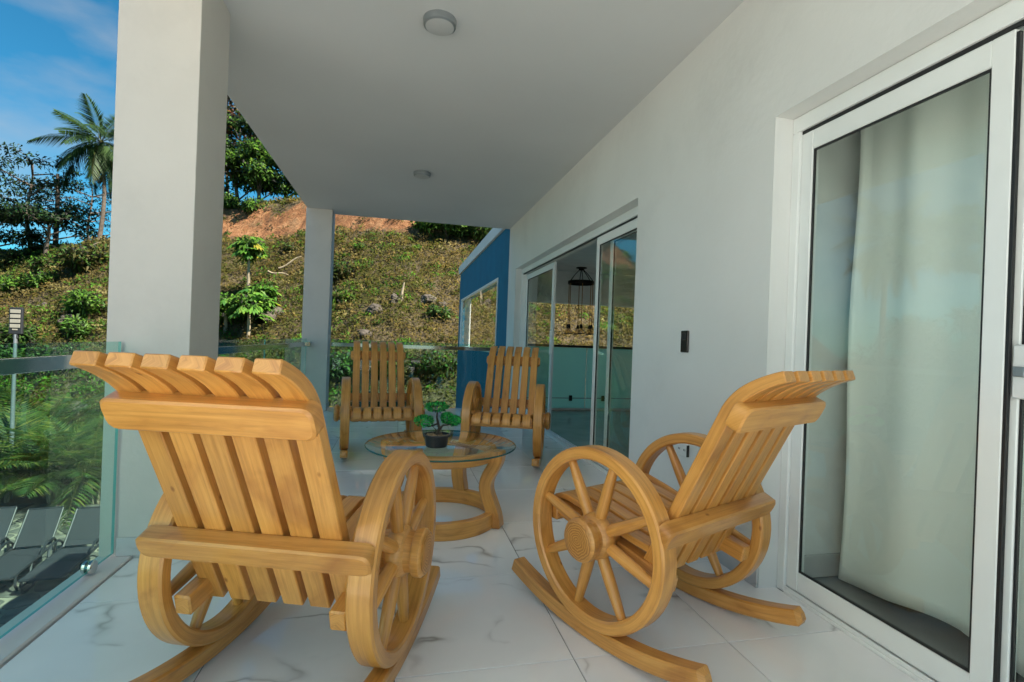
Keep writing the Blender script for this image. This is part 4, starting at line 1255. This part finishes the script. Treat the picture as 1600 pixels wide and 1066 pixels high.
# papaya trees
def papaya(px, pybase, pytop, label, nl=15, rl=0.55, lean=0.0, Y=None):
    p = hit(px, pybase)
    ztop = at(px, pytop, p[1])[2]; hgt = ztop - float(hill_z(p[0], p[1]))
    o = thing('papaya_tree', label, 'tree', (p[0], p[1], float(hill_z(p[0], p[1]))), 0, 'papaya trees on the slope')
    MB().tube([(lean * t * t, 0.03 * math.sin(t * 6), hgt * t - 0.1) for t in np.linspace(0, 1, 8)], np.linspace(0.085, 0.05, 8), 9).build('trunk', 'palebark', o)
    lb = LB()
    pt = MB()
    top = np.array([lean, 0, hgt - 0.1])
    for k in range(nl // 2):
        a = k * 2.4 + rng.uniform(-0.3, 0.3); el = rng.uniform(-0.5, 1.45)
        dv = np.array([math.cos(a) * math.cos(el), math.sin(a) * math.cos(el), math.sin(el)])
        e_ = top + dv * rl * rng.uniform(0.6, 1.0) + np.array([0, 0, 0.06])
        pt.tube([top, top + (e_ - top) * 0.6 + np.array([0, 0, 0.05]), e_], [0.014, 0.011, 0.008], 5)
        out = unit(np.array([dv[0], dv[1], 0.0])); sd = np.array([-out[1], out[0], 0])
        nlobe = 9; rng_d = rng.uniform(0.1, 1.3)
        an = np.linspace(-2.3, 2.3, nlobe)
        dd = np.array([out * math.cos(t) + sd * math.sin(t) - np.array([0, 0, rng_d]) * (0.6 + 0.4 * math.cos(t)) for t in an]); dd = unit(dd)
        sdd = unit(np.cross(dd, np.array([0, 0, 1.0]) + out * 0.3))
        Ls = 0.44 * (0.7 + 0.3 * np.cos(an)) * rng.uniform(0.85, 1.1)
        yel = rng.random() < 0.10
        col = pick([(0.30, 0.28, 0.03)] if yel else G_BRIGHT + [(0.05, 0.15, 0.03)], nlobe, 0.12)
        lb.add(np.repeat(e_[None], nlobe, 0), dd, sdd, Ls, 0.15, col * 1.1, 0.1, 0.6)
    for q in range(7):
        dq = rand_dirs(1, 0.5)[0]; clump(lb, top + dq * rl * 0.55 + np.array([0, 0, 0.1]), np.array([0.45, 0.45, 0.3]), 60, 0.26, 0.11, G_BRIGHT, 0.1, 0.5, 0.2)
    pt.build('leaf_stalks', 'palebark', o)
    lb.build('crown', 'leaf', o)
papaya(387, 470, 388, 'tall papaya tree with high crown on the slope between the columns', 44, 0.75)
papaya(408, 500, 462, 'small papaya tree right of the tall one, rounded crown', 40, 0.6)
papaya(388, 532, 480, 'papaya tree in front, spreading crown low between the columns', 54, 0.85)
papaya(352, 520, 480, 'papaya tree half hidden by the wide column', 40, 0.65)

# trees with limbs
def limb_tree(base, hgt, spread, label, cols, nb=7, leafn=240, L=0.30, lr=0.8, name='hill_tree', flat=0.5, trunk_r=0.14, lean=(0, 0), bark='bark', first=0.35, wd=0.42):
    o = thing(name, label, 'tree', tuple(base), 0)
    tr = MB(); lb = LB()
    top = np.array([lean[0], lean[1], hgt * 0.92])
    ax = [np.array([lean[0] * t * t, lean[1] * t * t, hgt * 0.92 * t - 0.2 * (t == 0)]) + np.array([0.12 * math.sin(t * 7 + base[0]), 0.1 * math.cos(t * 5), 0]) for t in np.linspace(0, 1, 9)]
    tr.tube(ax, np.linspace(trunk_r, trunk_r * 0.25, 9), 8)
    for k in range(nb):
        t = first + (1 - first) * (k + 0.5) / nb
        st_ = ax[min(int(t * 8), 8)]
        a = k * 2.399 + rng.uniform(-0.4, 0.4); ln = spread * (1.0 - 0.45 * (t - first) / (1 - first)) * rng.uniform(0.75, 1.1)
        rise = rng.uniform(0.15, 0.55) * ln * flat * 1.6
        en = st_ + np.array([math.cos(a) * ln, math.sin(a) * ln, rise])
        mid = st_ + (en - st_) * 0.5 + np.array([0, 0, 0.12 * ln])
        tr.tube([st_, mid, en], [trunk_r * 0.42, trunk_r * 0.26, trunk_r * 0.08], 6)
        for q in range(4):
            u = rng.uniform(0.45, 1.05); bp_ = st_ * (1 - u) ** 2 + 2 * mid * u * (1 - u) + en * u * u
            e2 = bp_ + np.array([rng.normal() * 0.35, rng.normal() * 0.35, rng.uniform(-0.05, 0.35)]) * spread * 0.42
            tr.tube([bp_, (bp_ + e2) / 2 + np.array([0, 0, 0.05]), e2], [trunk_r * 0.14, trunk_r * 0.09, 0.008], 5)
            clump(lb, e2, np.array([lr, lr, lr * flat]) * rng.uniform(0.6, 1.1), leafn // 4, L, L * wd, cols, 0.25, 0.25, 0.1)
        clump(lb, en, np.array([lr, lr, lr * flat]), leafn // 4, L, L * wd, cols, 0.25, 0.25, 0.1)
    tr.build('trunk', bark, o)
    lb.build('crown', 'leaf', o)
    return o
def onhill(px, Y, dz=0.0):
    d = ray(px, 500); x = d.x * Y; return np.array([x, Y, float(hill_z(x, Y)) + dz])
b = onhill(40, 38); limb_tree(b, at(40, 243, 38)[2] - b[2], 3.6, 'leafy dark tree with layered branches at far left on the hilltop', G_DARK + [(0.018, 0.06, 0.04)], 12, 190, 0.24, 0.85, flat=0.35)
b = onhill(-15, 37); limb_tree(b, 4.2, 2.6, 'dark bushy tree cut by the left photo edge on the hilltop', G_DARK, 9, 240, 0.26, 0.9, flat=0.5)
b = onhill(70, 36.5); limb_tree(b, 3.0, 2.6, 'low dark tree on the hilltop below the bare snag', G_DARK + [(0.018, 0.06, 0.04)], 10, 230, 0.25, 0.85, flat=0.45)
b = onhill(135, 44); limb_tree(b, at(140, 285, 44)[2] - b[2], 4.6, 'thin umbrella tree with fine flat twigs behind the coconut palm', [(0.03, 0.07, 0.03), (0.02, 0.05, 0.035)], 14, 120, 0.2, 1.4, flat=0.12, first=0.35, trunk_r=0.12)
b = onhill(82, 39); o = thing('dead_snag', 'bare straight dead trunk standing among the hilltop trees', 'tree', tuple(b))
MB().tube([(0, 0, -0.3), (0.05, 0, 2.5), (0.0, 0, at(80, 271, 39)[2] - b[2])], [0.16, 0.13, 0.09], 8).build('trunk', 'bark', o)
b = onhill(362, 37); limb_tree(b, 6.2, 2.6, 'tall leafy tree above the clay bank beside the wide column', G_MID + G_DARK, 11, 420, 0.32, 0.85, flat=0.8, first=0.1)
b = onhill(400, 36); limb_tree(b, 4.6, 2.2, 'bright green tree above the orange clay bank', G_MID + G_BRIGHT, 9, 420, 0.30, 0.85, flat=0.8, first=0.1)
b = onhill(345, 40); limb_tree(b, 9.5, 2.6, 'tall tree with reddish leaves peeking past the wide column', [(0.16, 0.06, 0.03), (0.05, 0.10, 0.025), (0.10, 0.09, 0.03)], 11, 230, 0.34, 0.8, flat=0.8, first=0.5)
b = onhill(440, 37.5); limb_tree(b, 5.2, 2.4, 'green tree tucked under the ceiling edge near the corner column', G_MID, 9, 420, 0.3, 0.8, flat=0.8, first=0.1)
for (px, py, r, lab) in ((360, 300, 1.3, 'green creeper mound at top of clay bank beside wide column'), (400, 285, 1.5, 'green creeper mound in the middle above the clay bank'), (350, 325, 1.1, 'low green bush where the clay bank meets the wide column')):
    bush(px, py, r, G_MID + G_BRIGHT, 1500, 0.24, lab, Gs)

# palms
def frond_mesh(name, L, n, wl, droop, cols, lw=0.05, vee=0.5, hang=0.5):
    """rachis along +x, bending down; leaflets on both sides. one mesh"""
    t = np.linspace(0, 1, n)
    P = np.stack([L * (t - 0.18 * droop * t ** 2), np.zeros(n), -L * droop * 0.75 * t ** 2.2], 1)
    tg = unit(np.gradient(P, axis=0))
    lb = LB()
    seg = P[:-1]; dseg = P[1:] - P[:-1]; Ls = np.linalg.norm(dseg, axis=1)
    for sd in (np.array([0, 1.0, 0]), np.array([0, 0, 1.0])):
        lb.add(seg, unit(dseg), np.repeat(sd[None], len(seg), 0), Ls * 1.1, np.linspace(0.07, 0.015, len(seg)) * L / 3, pick([(0.12, 0.13, 0.03)], len(seg), 0.05), 0, 0.5)
    for sgn in (-1, 1):
        k = np.arange(int(n * 0.16), n)
        ln = wl * np.sin(np.clip((t[k] - 0.05) / 0.95, 0.03, 1) ** 0.75 * PI * 0.93 + 0.1) * rng.uniform(0.88, 1.1, len(k)) + wl * 0.15
        d = tg[k] * 0.65 + np.array([0, sgn * 0.95, 0]) + np.array([0, 0, vee * 0.5]) - np.array([0, 0, hang]) * rng.uniform(0.5, 1.2, (len(k), 1))
        d = unit(d); sd = unit(np.cross(d, np.array([0, 0, 1.0]) + tg[k] * 0.5))
        lb.add(P[k], d, sd, ln, lw, pick(cols, len(k), 0.15), 0.25, 0.35)
    o = lb.build(name, 'leaf'); me = o.data; bpy.data.objects.remove(o); return me
def palm(base, top, label, nf, L, name='coconut_palm', cols=None, group=None, rtrunk=0.13, dead=3):
    o = thing(name, label, 'palm tree', tuple(base), 0, group)
    base = np.asarray(base); top = np.asarray(top); dv = top - base
    MB().tube([np.array([dv[0] * t + 0.25 * math.sin(t * PI), dv[1] * t, dv[2] * t - (0.3 if t == 0 else 0)]) for t in np.linspace(0, 1, 10)], np.linspace(rtrunk * 1.3, rtrunk * 0.75, 10), 9).build('trunk', 'bark', o)
    cols = cols or [(0.035, 0.08, 0.02), (0.05, 0.10, 0.025), (0.025, 0.06, 0.025)]
    var = [frond_mesh('frond', L, 64, L * 0.28, dr, cols, 0.055, 0.4, hg) for dr, hg in ((0.40, 0.5), (0.65, 0.8), (0.9, 1.0))]
    dry = frond_mesh('frond', L * 0.8, 34, L * 0.22, 0.9, [(0.24, 0.19, 0.05), (0.30, 0.20, 0.05), (0.2, 0.2, 0.05)], 0.075, 0.2, 1.0)
    for k in range(nf):
        a = k * 2.399; e = R(68 - 112 * (k / nf) + rng.uniform(-8, 8))
        inst('frond', var[0 if k < nf * 0.35 else 1 if k < nf * 0.7 else 2], o, tuple(dv), (rng.uniform(-0.3, 0.3), -e, a), rng.uniform(0.85, 1.1))
    for k in range(dead):
        inst('frond', dry, o, tuple(dv), (0, R(42 + 12 * k), -2.2 + 1.2 * k), 0.9)
    cb = MB()
    for k in range(6):
        a = k * 1.05; cb.lathe([(0, -0.13), (0.07, -0.11), (0.11, -0.02), (0.10, 0.07), (0.04, 0.13), (0, 0.14)], dv + np.array([0.22 * math.cos(a), 0.22 * math.sin(a), -0.15]), k=10)
    return o
PYc = 36.0
pb_ = onhill(149, PYc); pt_ = at(158, 222, PYc)
palm(pb_, pt_, 'tall coconut palm on the hilltop beside the wide column', 28, 3.1, rtrunk=0.10)

# areca palms along the terrace
AR = [(0.04, 0.085, 0.018), (0.065, 0.11, 0.02), (0.13, 0.15, 0.03), (0.03, 0.065, 0.018)]
ar_var = [frond_mesh('frond', 1.9, 30, 0.55, dr, AR, 0.045, 0.5, hg) for dr, hg in ((0.45, 0.3), (0.7, 0.45), (0.9, 0.55))]
for i, (px, Y, lab, nf, sc_) in enumerate(((5, 15.6, 'areca palm clump at the left photo edge behind the railing glass', 15, 1.05), (45, 16.2, 'areca palm clump behind the leftmost sun lounger', 16, 1.1),
                                          (85, 15.6, 'areca palm clump behind the middle sun lounger', 16, 1.0), (122, 16.0, 'areca palm clump behind the rightmost sun lounger', 15, 1.1),
                                          (150, 15.4, 'areca palm clump half hidden by the wide column', 14, 1.0), (60, 18.4, 'taller areca palm clump farther back near the lamp pole', 16, 1.3))):
    d = ray(px, 750); x = d.x * Y
    z0 = max(GZ, float(hill_z(x, Y)))
    o = thing('areca_palm', lab, 'palm', (x, Y, z0), rng.uniform(0, 6), 'areca palms along the hill foot')
    sm_ = MB()
    for k in range(6):
        a = k * 1.05; sm_.tube([(0.10 * math.cos(a), 0.10 * math.sin(a), 0), (0.18 * math.cos(a), 0.18 * math.sin(a), 0.5), (0.24 * math.cos(a), 0.24 * math.sin(a), 0.95)], [0.03, 0.025, 0.015], 6)
    sm_.build('stems', 'palebark', o)
    for k in range(nf):
        a = k * 2.399; e = R(78 - 62 * (k / nf) + rng.uniform(-8, 8))
        inst('frond', ar_var[k % 3], o, (0.2 * math.cos(a), 0.2 * math.sin(a), 0.55 + 0.25 * (k % 3) / 3), (rng.uniform(-0.4, 0.4), -e, a), sc_ * rng.uniform(0.85, 1.1))

# trees beyond the left end of the view, mirrored in the door glass
palm((-19.5, 19.7, float(hill_z(-19.5, 19.7))), (-19.3, 19.7, 6.6), 'coconut palm mirrored in the glass of the right sliding door', 18, 2.8)
limb_tree((-20.5, 18.2, GZ), 6.6, 2.6, 'leafy tree mirrored low in the glass of the right sliding door', G_DARK, 12, 320, 0.34, 1.0, flat=0.7, first=0.3)
limb_tree((-19.5, 14.6, GZ), 5.2, 2.8, 'low bushy tree mirrored at the right in the sliding door glass', G_DARK, 12, 320, 0.34, 1.0, flat=0.7, first=0.3)
limb_tree((-22.6, 17.8, GZ), 12.4, 5.0, 'spreading tree mirrored high in the glass of the right sliding door', G_DARK, 9, 260, 0.38, 1.0, flat=0.35, first=0.75, trunk_r=0.2)
print('flagstones', nst)
